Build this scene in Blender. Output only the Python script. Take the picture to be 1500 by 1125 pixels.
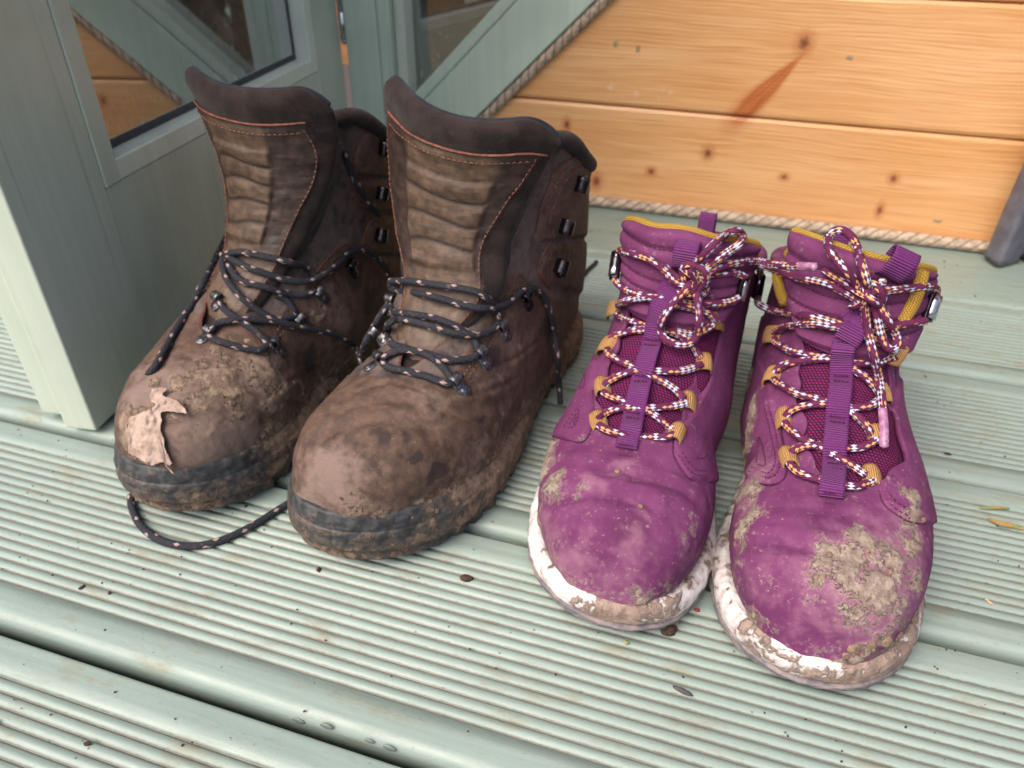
import bpy, math, random
import numpy as np
from mathutils import Vector, Matrix, Quaternion
from mathutils.bvhtree import BVHTree
from math import pi, sin, cos, radians
for o in list(bpy.data.objects): bpy.data.objects.remove(o, do_unlink=True)
SC = bpy.context.scene
COL = SC.collection
# ------------------------------------------------------------------ camera, world, sun, exposure
CAM_ROT = Matrix(((0.95471346, -0.17667974, 0.2393877), (0.29730556, 0.53549088, -0.79048019), (0.01147191, 0.82585337, 0.56376822)))
CAM_POS = Vector((0, 0, 0.30473))
F_PX = 1065.58
cam = bpy.data.cameras.new('camera'); camo = bpy.data.objects.new('camera', cam); COL.objects.link(camo)
camo.matrix_world = Matrix.Translation(CAM_POS) @ CAM_ROT.to_4x4()
cam.sensor_width = 36; cam.lens = F_PX / 1500 * 36; cam.clip_start = 0.01; cam.clip_end = 200
cam.dof.use_dof = True; cam.dof.focus_distance = 0.30; cam.dof.aperture_fstop = 14.0
SC.camera = camo
SUN_EL, SUN_AZ = radians(52), radians(212)      # azimuth measured from +y towards +x
w = bpy.data.worlds.new('World'); SC.world = w; w.use_nodes = True
wn = w.node_tree.nodes; bg = wn['Background']
sky = wn.new('ShaderNodeTexSky'); sky.sky_type = 'NISHITA'; sky.sun_disc = False
sky.sun_elevation = SUN_EL; sky.sun_rotation = SUN_AZ
sky.air_density = 1.0; sky.dust_density = 8.0; sky.ozone_density = .6
w.node_tree.links.new(sky.outputs[0], bg.inputs[0]); bg.inputs[1].default_value = 0.15
sl = bpy.data.lights.new('sun', 'SUN'); sl.energy = .55; sl.angle = radians(50); sl.color = (1, .95, .89)
so = bpy.data.objects.new('sun', sl); COL.objects.link(so)
sd = Vector((sin(SUN_AZ)*cos(SUN_EL), cos(SUN_AZ)*cos(SUN_EL), sin(SUN_EL)))
so.rotation_euler = sd.to_track_quat('Z', 'Y').to_euler(); so.location = sd*5
SC.view_settings.view_transform = 'Standard'; SC.view_settings.look = 'None'
SC.view_settings.exposure = .78; SC.view_settings.gamma = 1.0
# ------------------------------------------------------------------ numpy noise
_rs = np.random.RandomState(7)
_G = _rs.rand(64, 64, 64).astype(np.float32)
def vnoise(P, sc=1.0, off=0.0):
    """smooth value noise in 3D, P (...,3) in metres, sc = features per metre; returns -1..1"""
    Q = np.asarray(P, float)*sc + off + 113.7
    i = np.floor(Q).astype(int); f = Q - i; f = f*f*(3-2*f)
    r = 0
    for a in (0, 1):
        for b in (0, 1):
            for c in (0, 1):
                wgt = (f[..., 0] if a else 1-f[..., 0])*(f[..., 1] if b else 1-f[..., 1])*(f[..., 2] if c else 1-f[..., 2])
                r = r + wgt*_G[(i[..., 0]+a) & 63, (i[..., 1]+b) & 63, (i[..., 2]+c) & 63]
    return r*2-1
def fbm(P, sc, oct=4, off=0.0, g=.5):
    s = 0; a = 1; t = 0
    for k in range(oct):
        s = s + a*vnoise(P, sc*2**k, off+k*7.3); t += a; a *= g
    return s/t
def sstep(a, b, x):
    t = np.clip((x-a)/(b-a), 0, 1); return t*t*(3-2*t)
def crom(pts, t):
    """Catmull-Rom through rows of pts at parameters t (in index units)"""
    pts = np.asarray(pts, float); n = len(pts); t = np.clip(np.asarray(t, float), 0, n-1)
    i = np.minimum(np.floor(t).astype(int), n-2); f = (t-i)[..., None]
    E = np.vstack([2*pts[0]-pts[1], pts, 2*pts[-1]-pts[-2]])
    p0, p1, p2, p3 = E[i], E[i+1], E[i+2], E[i+3]
    return .5*((2*p1)+(-p0+p2)*f+(2*p0-5*p1+4*p2-p3)*f*f+(-p0+3*p1-3*p2+p3)*f**3)
def spline(pts, n):
    """even arc length resample of a Catmull-Rom curve"""
    pts = np.asarray(pts, float)
    D = crom(pts, np.linspace(0, len(pts)-1, max(200, len(pts)*24)))
    L = np.r_[0, np.cumsum(np.linalg.norm(np.diff(D, axis=0), axis=1))]
    s = np.linspace(0, L[-1], n)
    return np.stack([np.interp(s, L, D[:, k]) for k in range(D.shape[1])], 1)
# ------------------------------------------------------------------ object helpers
def tag(o, label=None, cat=None, group=None, kind=None):
    if label: o['label'] = label
    if cat: o['category'] = cat
    if group: o['group'] = group
    if kind: o['kind'] = kind
    return o
def empty(name, loc=(0, 0, 0), rz=0):
    o = bpy.data.objects.new(name, None); COL.objects.link(o); o.location = loc; o.rotation_euler = (0, 0, rz)
    o.empty_display_size = .02
    return o
def mesh(name, V, F, mat=None, parent=None, smooth=True, uv=None, attrs=None, link=True):
    me = bpy.data.meshes.new(name)
    V = np.asarray(V, np.float32)
    me.from_pydata([tuple(map(float, v)) for v in V], [], [tuple(map(int, f)) for f in F])
    if smooth: me.polygons.foreach_set('use_smooth', [True]*len(me.polygons))
    if uv is not None:
        l = me.uv_layers.new(name='UVMap'); idx = np.empty(len(me.loops), int); me.loops.foreach_get('vertex_index', idx)
        l.data.foreach_set('uv', np.asarray(uv, np.float32)[idx].ravel())
    if attrs:
        for k, a in attrs.items():
            at = me.attributes.new(k, 'FLOAT', 'POINT'); at.data.foreach_set('value', np.asarray(a, np.float32).ravel())
    if mat: me.materials.append(mat)
    me.validate(); me.update()
    o = bpy.data.objects.new(name, me)
    if link: COL.objects.link(o)
    if parent: o.parent = parent
    return o
def gridF(nr, nc, closed=False, off=0, flip=False):
    F = []
    for i in range(nr-1):
        for j in range(nc if closed else nc-1):
            a = off+i*nc+j; b = off+i*nc+(j+1) % nc; c = off+(i+1)*nc+(j+1) % nc; d = off+(i+1)*nc+j
            F.append((a, b, c, d) if not flip else (d, c, b, a))
    return F
def gnorm(G, closed=False):
    """vertex normals of a grid (nr,nc,3)"""
    du = np.empty_like(G); dv = np.empty_like(G)
    if closed: du = np.roll(G, -1, 1)-np.roll(G, 1, 1)
    else: du[:, 1:-1] = G[:, 2:]-G[:, :-2]; du[:, 0] = G[:, 1]-G[:, 0]; du[:, -1] = G[:, -1]-G[:, -2]
    dv[1:-1] = G[2:]-G[:-2]; dv[0] = G[1]-G[0]; dv[-1] = G[-1]-G[-2]
    n = np.cross(du, dv); l = np.linalg.norm(n, axis=2, keepdims=True); return n/np.maximum(l, 1e-12)
def box(V, F, c, s, rot=None):
    """append a box to lists"""
    o = len(V); c = np.array(c, float); s = np.array(s, float)/2
    for dx in (-1, 1):
        for dy in (-1, 1):
            for dz in (-1, 1):
                p = np.array((dx, dy, dz))*s
                if rot is not None: p = rot @ p
                V.append(tuple(c+p))
    for f in ((0, 1, 3, 2), (4, 6, 7, 5), (0, 4, 5, 1), (2, 3, 7, 6), (0, 2, 6, 4), (1, 5, 7, 3)): F.append(tuple(o+k for k in f))
def bevel(o, w=.002, seg=2):
    m = o.modifiers.new('bevel', 'BEVEL'); m.width = w; m.segments = seg; m.limit_method = 'ANGLE'; m.angle_limit = radians(40)
    return o
def frames(P):
    P = np.asarray(P, float); T = np.gradient(P, axis=0); T /= np.maximum(np.linalg.norm(T, axis=1, keepdims=True), 1e-9)
    N = np.empty_like(P); a = np.array((0, 0, 1.)) if abs(T[0][2]) < .9 else np.array((1., 0, 0))
    n = np.cross(T[0], a); n /= np.linalg.norm(n); N[0] = n
    for i in range(1, len(P)):
        n = N[i-1]-T[i]*(N[i-1]@T[i]); l = np.linalg.norm(n); N[i] = n/l if l > 1e-6 else N[i-1]
    return T, N, np.cross(T, N)
def tubeV(P, r, nseg=10, sq=1.0):
    """tube vertices, faces, uv (u = length in m, v = 0..1 round)"""
    P = np.asarray(P, float); T, N, B = frames(P); n = len(P)
    r = np.broadcast_to(r, (n,))
    L = np.r_[0, np.cumsum(np.linalg.norm(np.diff(P, axis=0), axis=1))]
    th = np.linspace(0, 2*pi, nseg+1)
    G = P[:, None]+r[:, None, None]*(np.cos(th)[None, :, None]*N[:, None]+sq*np.sin(th)[None, :, None]*B[:, None])
    uv = np.stack(np.broadcast_arrays(L[:, None], (th/(2*pi))[None]), 2).reshape(-1, 2)
    V = G.reshape(-1, 3); F = gridF(n, nseg+1)
    k = len(V); V = np.vstack([V, P[0]-T[0]*r[0]*.5, P[-1]+T[-1]*r[-1]*.5]); uv = np.vstack([uv, uv[0], uv[-2]])
    for j in range(nseg):
        F.append((k, j+1, j)); o = (n-1)*(nseg+1); F.append((k+1, o+j, o+j+1))
    return V, F, uv
def ray(px, py):
    """direction in the place for a survey point of the 1500 x 1125 photograph"""
    return (CAM_ROT @ Vector((px-750, -(py-562.5), -F_PX))).normalized()
def at_z(px, py, z): d = ray(px, py); return CAM_POS+d*((z-CAM_POS.z)/d.z)
def at_y(px, py, y): d = ray(px, py); return CAM_POS+d*((y-CAM_POS.y)/d.y)
# ------------------------------------------------------------------ procedural materials
def lin(r, g, b):
    f = lambda c: c/12.92 if c <= .04045 else ((c+.055)/1.055)**2.4
    return (f(r/255), f(g/255), f(b/255))
class NT:
    def __init__(s, name, rough=.7, spec=.4):
        s.m = bpy.data.materials.new(name); s.m.use_nodes = True; s.t = s.m.node_tree; s.n = s.t.nodes; s.l = s.t.links
        s.b = s.n['Principled BSDF']; s.b.inputs['Roughness'].default_value = rough; s.b.inputs['Specular IOR Level'].default_value = spec
        s.tc = s.n.new('ShaderNodeTexCoord'); s.obj = s.tc.outputs['Object']; s.uv = s.tc.outputs['UV']
        s.pos = s.n.new('ShaderNodeNewGeometry').outputs['Position']
    def put(s, sock, v):
        if isinstance(v, bpy.types.NodeSocket): s.l.new(v, sock)
        elif isinstance(v, (tuple, list)) and len(v) == 3 and sock.type == 'RGBA': sock.default_value = (*v, 1)
        else: sock.default_value = v
    def mth(s, op, a, b=0., c=None, clamp=False):
        n = s.n.new('ShaderNodeMath'); n.operation = op; n.use_clamp = clamp; s.put(n.inputs[0], a); s.put(n.inputs[1], b)
        if c is not None: s.put(n.inputs[2], c)
        return n.outputs[0]
    def vmul(s, v, k):
        n = s.n.new('ShaderNodeMapping'); s.put(n.inputs[0], v); n.inputs['Scale'].default_value = k; return n.outputs[0]
    def vrot(s, v, rot, k=(1, 1, 1), loc=(0, 0, 0)):
        n = s.n.new('ShaderNodeMapping'); n.vector_type = 'TEXTURE'; s.put(n.inputs[0], v); n.inputs['Location'].default_value = loc
        n.inputs['Rotation'].default_value = rot; n.inputs['Scale'].default_value = k; return n.outputs[0]
    def noise(s, sc, det=3, v=None, rough=.5, dist=0.):
        n = s.n.new('ShaderNodeTexNoise'); s.put(n.inputs['Vector'], v or s.obj); n.inputs['Scale'].default_value = sc
        n.inputs['Detail'].default_value = det; n.inputs['Roughness'].default_value = rough; n.inputs['Distortion'].default_value = dist; return n.outputs[0]
    def voro(s, sc, v=None, feat='F1', out=0):
        n = s.n.new('ShaderNodeTexVoronoi'); n.feature = feat; s.put(n.inputs['Vector'], v or s.obj); n.inputs['Scale'].default_value = sc; return n.outputs[out]
    def white(s, v):
        n = s.n.new('ShaderNodeTexWhiteNoise'); n.noise_dimensions = '3D'; s.put(n.inputs['Vector'], v); return n.outputs[0]
    def attr(s, name):
        n = s.n.new('ShaderNodeAttribute'); n.attribute_name = name; return n.outputs['Fac']
    def sep(s, v):
        n = s.n.new('ShaderNodeSeparateXYZ'); s.put(n.inputs[0], v); return n.outputs
    def comb(s, x, y, z=0.):
        n = s.n.new('ShaderNodeCombineXYZ'); s.put(n.inputs[0], x); s.put(n.inputs[1], y); s.put(n.inputs[2], z); return n.outputs[0]
    def rng(s, v, a, b, c=0., d=1.):
        n = s.n.new('ShaderNodeMapRange'); n.interpolation_type = 'SMOOTHSTEP'; s.put(n.inputs[0], v)
        for k, x in enumerate((a, b, c, d)): s.put(n.inputs[k+1], x)
        return n.outputs[0]
    def mix(s, f, a, b):
        n = s.n.new('ShaderNodeMix'); n.data_type = 'RGBA'; s.put(n.inputs[0], f); s.put(n.inputs[6], a); s.put(n.inputs[7], b); return n.outputs[2]
    def fmix(s, f, a, b):
        n = s.n.new('ShaderNodeMix'); n.data_type = 'FLOAT'; s.put(n.inputs[0], f); s.put(n.inputs[2], a); s.put(n.inputs[3], b); return n.outputs[0]
    def col(s, c): s.put(s.b.inputs['Base Color'], c); return s
    def rgh(s, c): s.put(s.b.inputs['Roughness'], c); return s
    def bump(s, h, dist=.0005, st=1.):
        n = s.n.new('ShaderNodeBump'); s.put(n.inputs['Height'], h); n.inputs['Distance'].default_value = dist; n.inputs['Strength'].default_value = st
        p = s.b.inputs['Normal']
        if p.is_linked: s.l.new(p.links[0].from_socket, n.inputs['Normal'])
        s.l.new(n.outputs[0], p); return s
def m_mud(t, base, rough, mudc, mudd, sc=260., att='mud', k=.55, fa=.55):
    """lay dried mud over a base colour where the attribute says, broken up by noise; returns colour, mask"""
    n1 = t.noise(sc, 7, rough=.62); n2 = t.noise(sc*.25, 4)
    v = t.mth('ADD', t.attr(att), t.mth('MULTIPLY', t.mth('SUBTRACT', n1, .5), k*1.6)); v = t.mth('ADD', v, t.mth('MULTIPLY', t.mth('SUBTRACT', n2, .5), k))
    mask = t.rng(v, .44, .56)
    film = t.rng(v, .14, .60, 0., fa)                     # thin dusty film round the thick mud
    fine = t.noise(1400., 3, rough=.7)
    mc = t.mix(t.rng(t.noise(sc*.6, 6, rough=.7), .36, .64), mudc, mudd); mc = t.mix(t.rng(fine, .55, .75, 0., .5), mc, tuple(c*.45 for c in mudd))
    straw = t.rng(t.noise(1., 2, v=t.vrot(t.obj, (.4, .9, .6), (.004, .0005, .0005)), dist=1.5), .68, .74)
    mc = t.mix(t.mth('MULTIPLY', straw, .35), mc, lin(190, 172, 135))
    c = t.mix(film, base, mc); c = t.mix(mask, c, mc)
    t.rgh(t.fmix(mask, rough, .95))
    crack = t.rng(t.voro(170., t.obj, 'DISTANCE_TO_EDGE'), 0., .06)
    t.bump(t.mth('ADD', t.mth('MULTIPLY', mask, t.mth('ADD', t.mth('MULTIPLY', t.noise(sc*1.3, 7, rough=.75), 1.6), .5)), t.mth('MULTIPLY', t.mth('MULTIPLY', crack, mask), .12)), .0011, .9)
    return c, mask
def mat_brown():
    t = NT('brown_nubuck', .72, .32)
    big = t.noise(38., 5, dist=.6); mid = t.noise(160., 6, rough=.6); fin = t.noise(2600., 3, rough=.7)
    streak = t.noise(1., 5, v=t.vrot(t.obj, (0, .5, .45), (.0016, .012, .006)), rough=.6)
    c = t.mix(t.rng(big, .36, .62), lin(54, 46, 47), lin(92, 80, 78)); c = t.mix(t.rng(mid, .35, .75, 0., .6), c, lin(116, 101, 96))
    c = t.mix(t.rng(streak, .5, .8, 0., .5), c, lin(44, 35, 35))
    c = t.mix(t.mth('MULTIPLY', t.attr('pid'), .8), c, t.mix(t.rng(mid, .3, .7), lin(66, 50, 44), lin(94, 72, 58)))
    wet = t.rng(t.mth('ADD', t.attr('wet'), t.mth('MULTIPLY', t.mth('SUBTRACT', mid, .5), .9)), .35, .65)
    c = t.mix(t.mth('MULTIPLY', wet, .8), c, lin(44, 36, 39))
    dust = t.rng(t.mth('ADD', t.attr('dust'), t.mth('MULTIPLY', t.mth('SUBTRACT', mid, .5), 1.1)), .25, .9)
    c = t.mix(t.mth('MULTIPLY', dust, .72), c, t.mix(fin, lin(112, 95, 90), lin(136, 118, 110)))
    speck = t.rng(t.noise(900., 2), .70, .76); c = t.mix(t.mth('MULTIPLY', speck, .55), c, lin(160, 138, 120))
    t.bump(fin, .00025, .5); t.bump(mid, .0009, .35)
    wr = t.noise(1., 4, v=t.vrot(t.obj, (0, 0, .1), (.02, .0022, .004)), rough=.6); t.bump(wr, .0014, .3)
    c, mk = m_mud(t, c, .72, lin(150, 130, 114), lin(108, 92, 82)); t.col(c); return t.m
def mat_suede(name, a, b, rough=.95):
    t = NT(name, rough, .15); c = t.mix(t.rng(t.noise(90., 5), .35, .65), a, b); c = t.mix(t.rng(t.noise(1500., 2), .62, .7, 0., .5), c, tuple(min(1, x*2.2) for x in b))
    sp = t.rng(t.voro(420.), .05, .09, 1., 0.); sp = t.mth('MULTIPLY', sp, t.rng(t.noise(230., 1), .5, .55)); c = t.mix(t.mth('MULTIPLY', sp, .5), c, lin(170, 160, 150))
    t.col(c); t.bump(t.noise(1800., 3, rough=.8), .0004, .6); t.bump(t.noise(120., 3), .002, .25)
    t.b.inputs['Sheen Weight'].default_value = .08; t.b.inputs['Sheen Roughness'].default_value = .5; return t.m
def mat_tongue_leather():
    t = NT('worn_brown_leather', .5, .4)
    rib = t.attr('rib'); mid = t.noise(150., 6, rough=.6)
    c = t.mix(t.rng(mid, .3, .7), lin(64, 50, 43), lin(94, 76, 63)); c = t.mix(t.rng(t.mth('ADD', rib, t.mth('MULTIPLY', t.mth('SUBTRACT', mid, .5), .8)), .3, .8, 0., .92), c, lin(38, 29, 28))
    c = t.mix(t.mth('MULTIPLY', t.attr('side'), .95), c, t.mix(t.rng(mid, .3, .7), lin(36, 28, 28), lin(60, 46, 42)))
    c = t.mix(t.rng(t.noise(800., 2), .72, .78, 0., .4), c, lin(150, 130, 110))
    t.col(c); t.bump(t.noise(2200., 3), .0002, .5); t.bump(t.noise(1., 4, v=t.vmul(t.obj, (60, 60, 420))), .0009, .4); t.rgh(t.fmix(rib, .5, .75)); return t.m
def mat_plain(name, a, b=None, rough=.6, sc=300., bd=.0002, metal=0., spec=.4, bsc=1500.):
    t = NT(name, rough, spec); t.b.inputs['Metallic'].default_value = metal
    t.col(t.mix(t.rng(t.noise(sc, 5, rough=.6), .35, .65), a, b or tuple(x*.7 for x in a))); t.bump(t.noise(bsc, 3), bd, .6); return t.m
def mat_rubber():
    t = NT('muddy_black_rubber', .62, .45); c = t.mix(t.rng(t.noise(220., 4), .4, .7), lin(38, 40, 44), lin(66, 68, 72))
    t.bump(t.noise(1., 3, v=t.vmul(t.obj, (60, 60, 500))), .0004, .4)
    c, mk = m_mud(t, c, .6, lin(136, 116, 102), lin(96, 80, 70), 240., k=.75); t.col(c); return t.m
def mat_purple():
    t = NT('purple_nubuck', .78, .25)
    mid = t.noise(130., 5, rough=.6); fin = t.noise(3000., 3, rough=.75); big = t.noise(30., 3)
    c = t.mix(t.rng(big, .3, .7), lin(90, 38, 80), lin(108, 52, 97)); c = t.mix(t.rng(mid, .35, .75, 0., .45), c, lin(120, 68, 105))
    c = t.mix(t.rng(fin, .45, .75, 0., .35), c, lin(74, 26, 60))
    wet = t.rng(t.mth('ADD', t.attr('wet'), t.mth('MULTIPLY', t.mth('SUBTRACT', mid, .5), .7)), .35, .7); c = t.mix(t.mth('MULTIPLY', wet, .6), c, lin(74, 26, 63))
    dust = t.rng(t.mth('ADD', t.attr('dust'), t.mth('MULTIPLY', t.mth('SUBTRACT', mid, .5), 1.2)), .2, 1.)
    c = t.mix(t.mth('MULTIPLY', dust, .62), c, t.mix(fin, lin(136, 84, 118), lin(152, 118, 130)))
    speck = t.mth('MULTIPLY', t.rng(t.noise(520., 3, rough=.65), .66, .70), t.rng(t.noise(60., 2), .42, .6)); c = t.mix(t.mth('MULTIPLY', speck, .75), c, lin(172, 148, 138))
    t.bump(fin, .00022, .6); t.bump(mid, .0010, .3)
    wr = t.noise(1., 4, v=t.vrot(t.obj, (0, 0, 0), (.025, .0028, .006)), rough=.55); t.bump(wr, .0012, .35)
    c, mk = m_mud(t, c, .78, lin(172, 156, 146), lin(134, 118, 108), 420., k=.85, fa=.7); t.col(c); return t.m
def mat_midsole():
    t = NT('muddy_white_foam', .5, .4); c = t.mix(t.rng(t.noise(60., 4), .35, .7), lin(226, 226, 232), lin(204, 200, 204))
    c = t.mix(t.rng(t.noise(1., 4, v=t.vrot(t.obj, (0, 0, 0), (.006, .006, .0009))), .5, .8, 0., .45), c, lin(182, 160, 150))
    dots = t.mth('MULTIPLY', t.rng(t.voro(260.), .09, .13, 1., 0.), t.rng(t.white(t.vmul(t.obj, (1, 1, 1))), 0., 1.))
    sp = t.rng(t.voro(230.), .06, .11, 1., 0.); sp = t.mth('MULTIPLY', sp, t.rng(t.noise(170., 1), .42, .5)); c = t.mix(sp, c, lin(58, 50, 54))
    c, mk = m_mud(t, c, .5, lin(172, 152, 142), lin(132, 112, 104), 200., k=.6, fa=.8); t.col(c); return t.m
def cells(t, p, n, slant=1.):
    """braid cells from the tube's uv: p = pitch in metres, n strands round"""
    u, v, _ = t.sep(t.uv); a = t.mth('ADD', t.mth('DIVIDE', u, p), t.mth('MULTIPLY', v, n)); b = t.mth('SUBTRACT', t.mth('DIVIDE', u, p), t.mth('MULTIPLY', v, n))
    return a, b, t.mth('FLOOR', a), t.mth('FLOOR', b)
def braid_bump(t, a, b, d):
    fa = t.mth('ABSOLUTE', t.mth('SUBTRACT', t.mth('FRACT', a), .5)); fb = t.mth('ABSOLUTE', t.mth('SUBTRACT', t.mth('FRACT', b), .5))
    t.bump(t.mth('SUBTRACT', 1., t.mth('MAXIMUM', fa, fb)), d, .8)
def mat_blacklace():
    t = NT('black_braid', .8, .3); a, b, ia, ib = cells(t, .0038, 6.)
    m = t.mth('MULTIPLY', t.mth('COMPARE', t.mth('FLOORED_MODULO', ia, 5.), 0., .1), t.mth('COMPARE', t.mth('FLOORED_MODULO', ib, 3.), 1., .1))
    c = t.mix(t.noise(900., 2), lin(26, 27, 34), lin(48, 50, 60)); c = t.mix(t.mth('MULTIPLY', m, .95), c, lin(164, 138, 136))
    c = t.mix(t.rng(t.noise(200., 4), .62, .72, 0., .5), c, lin(110, 92, 80)); t.col(c); braid_bump(t, a, b, .0007); return t.m
def mat_flecklace():
    t = NT('flecked_braid', .75, .3); a, b, ia, ib = cells(t, .0031, 8.)
    h = t.white(t.comb(ia, ib)); m = t.mth('MULTIPLY', t.mth('COMPARE', t.mth('FLOORED_MODULO', t.mth('ADD', ia, ib), 2.), 0., .1), t.mth('MULTIPLY', t.rng(t.white(t.comb(ib, ia, 2.)), .22, .24), t.rng(t.white(t.comb(t.mth('FLOOR', t.mth('DIVIDE', ib, 2.)), 3., t.mth('FLOOR', t.mth('DIVIDE', ia, 4.)))), .36, .38)))
    fl = t.mix(t.rng(h, .56, .57), lin(186, 198, 220), lin(206, 160, 108))
    c = t.mix(t.noise(900., 2), lin(76, 24, 58), lin(104, 38, 80)); c = t.mix(m, c, fl); t.col(c); braid_bump(t, a, b, .0007); return t.m
def mat_web(name, a, b, per=.0011):
    t = NT(name, .6, .35); u, v, _ = t.sep(t.uv); s = t.mth('SINE', t.mth('MULTIPLY', u, 2*pi/per)); c = t.mix(t.rng(s, -.8, .4), tuple(x*.45 for x in a), t.mix(t.noise(500., 3), a, b))
    t.col(c); t.bump(s, .0005, .7); return t.m
def mat_knit(name, a, b, sc=.0019):
    t = NT(name, .85, .2); u, v, _ = t.sep(t.uv); x = t.mth('DIVIDE', u, sc); y = t.mth('DIVIDE', v, sc*.8)
    x = t.mth('ADD', x, t.mth('MULTIPLY', t.mth('FLOORED_MODULO', t.mth('FLOOR', y), 2.), .5))
    fx = t.mth('ABSOLUTE', t.mth('SUBTRACT', t.mth('FRACT', t.mth('ADD', x, t.mth('MULTIPLY', t.mth('FRACT', y), .5))), .5)); fy = t.mth('ABSOLUTE', t.mth('SUBTRACT', t.mth('FRACT', y), .5))
    d = t.mth('MAXIMUM', t.mth('MULTIPLY', fx, 1.), t.mth('MULTIPLY', fy, 1.)); k = t.rng(d, .26, .42, 1., 0.)
    t.col(t.mix(k, b, t.mix(t.noise(400., 3), a, tuple(q*.7 for q in a)))); t.bump(k, .0006, .8); return t.m
def mat_deck():
    t = NT('sage_green_deck_paint', .42, .5); P = t.pos; z = t.sep(t.obj)[2]
    g = t.noise(1., 5, v=t.vmul(P, (9, 260, 260)), rough=.6); big = t.noise(7., 5, v=P)
    c = t.mix(t.rng(g, .3, .75), lin(127, 145, 140), lin(142, 159, 154)); c = t.mix(t.rng(big, .35, .7, 0., .5), c, lin(121, 137, 132))
    st = t.noise(1., 6, v=t.vmul(P, (24, 70, 70)), rough=.65); c = t.mix(t.rng(st, .54, .70, 0., .7), c, lin(126, 124, 106))
    ed = t.rng(t.noise(1., 6, v=t.vmul(P, (160, 500, 500)), rough=.7), .58, .70, 0., .5); c = t.mix(ed, c, lin(120, 112, 98))
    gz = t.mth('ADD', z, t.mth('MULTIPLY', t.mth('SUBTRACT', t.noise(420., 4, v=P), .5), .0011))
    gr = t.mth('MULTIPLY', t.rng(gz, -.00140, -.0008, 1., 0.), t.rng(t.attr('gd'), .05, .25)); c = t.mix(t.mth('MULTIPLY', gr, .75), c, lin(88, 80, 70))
    sp = t.mth('MULTIPLY', t.rng(t.voro(150., P), .07, .13, 1., 0.), t.rng(t.noise(60., 3, v=P), .5, .62)); c = t.mix(t.mth('MULTIPLY', sp, .8), c, lin(78, 66, 56))
    sp2 = t.mth('MULTIPLY', t.rng(t.voro(620., P), .08, .16, 1., 0.), t.rng(t.noise(28., 3, v=P), .45, .62)); c = t.mix(t.mth('MULTIPLY', sp2, .7), c, lin(92, 78, 64))
    t.col(c); t.bump(g, .0006, .3); t.bump(t.noise(420., 4, v=P), .0004, .35); t.rgh(t.rng(st, .3, .8, .34, .62)); return t.m
def mat_paint(name, a, b, rough=.4, vert=True):
    t = NT(name, rough, .5); g = t.noise(1., 5, v=t.vmul(t.obj, (170, 170, 6) if vert else (8, 170, 170)), rough=.6)
    c = t.mix(t.rng(g, .3, .7), a, b); c = t.mix(t.rng(t.noise(14., 5), .45, .7, 0., .4), c, tuple(x*.75 for x in a))
    run = t.noise(1., 4, v=t.vmul(t.obj, (75, 75, 2.2))); c = t.mix(t.rng(run, .62, .74, 0., .28), c, lin(92, 98, 84))
    c = t.mix(t.rng(t.noise(300., 3), .74, .77, 0., .5), c, lin(90, 88, 78)); t.col(c); t.bump(g, .0006, .35); return t.m
KNOTS = [(-.030, .071, .0055, .0065), (-.088, .045, .0050, .0045), (-.149, .027, .0060, .0085), (.052, .054, .0048, .0035), (.157, .064, .0045, .0048),
         (.153, .030, .0035, .0070), (.043, .184, .0070, .0085), (-.187, .087, .0040, .0060), (.30, .05, .006, .006), (-.07, .29, .009, .009)]
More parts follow.
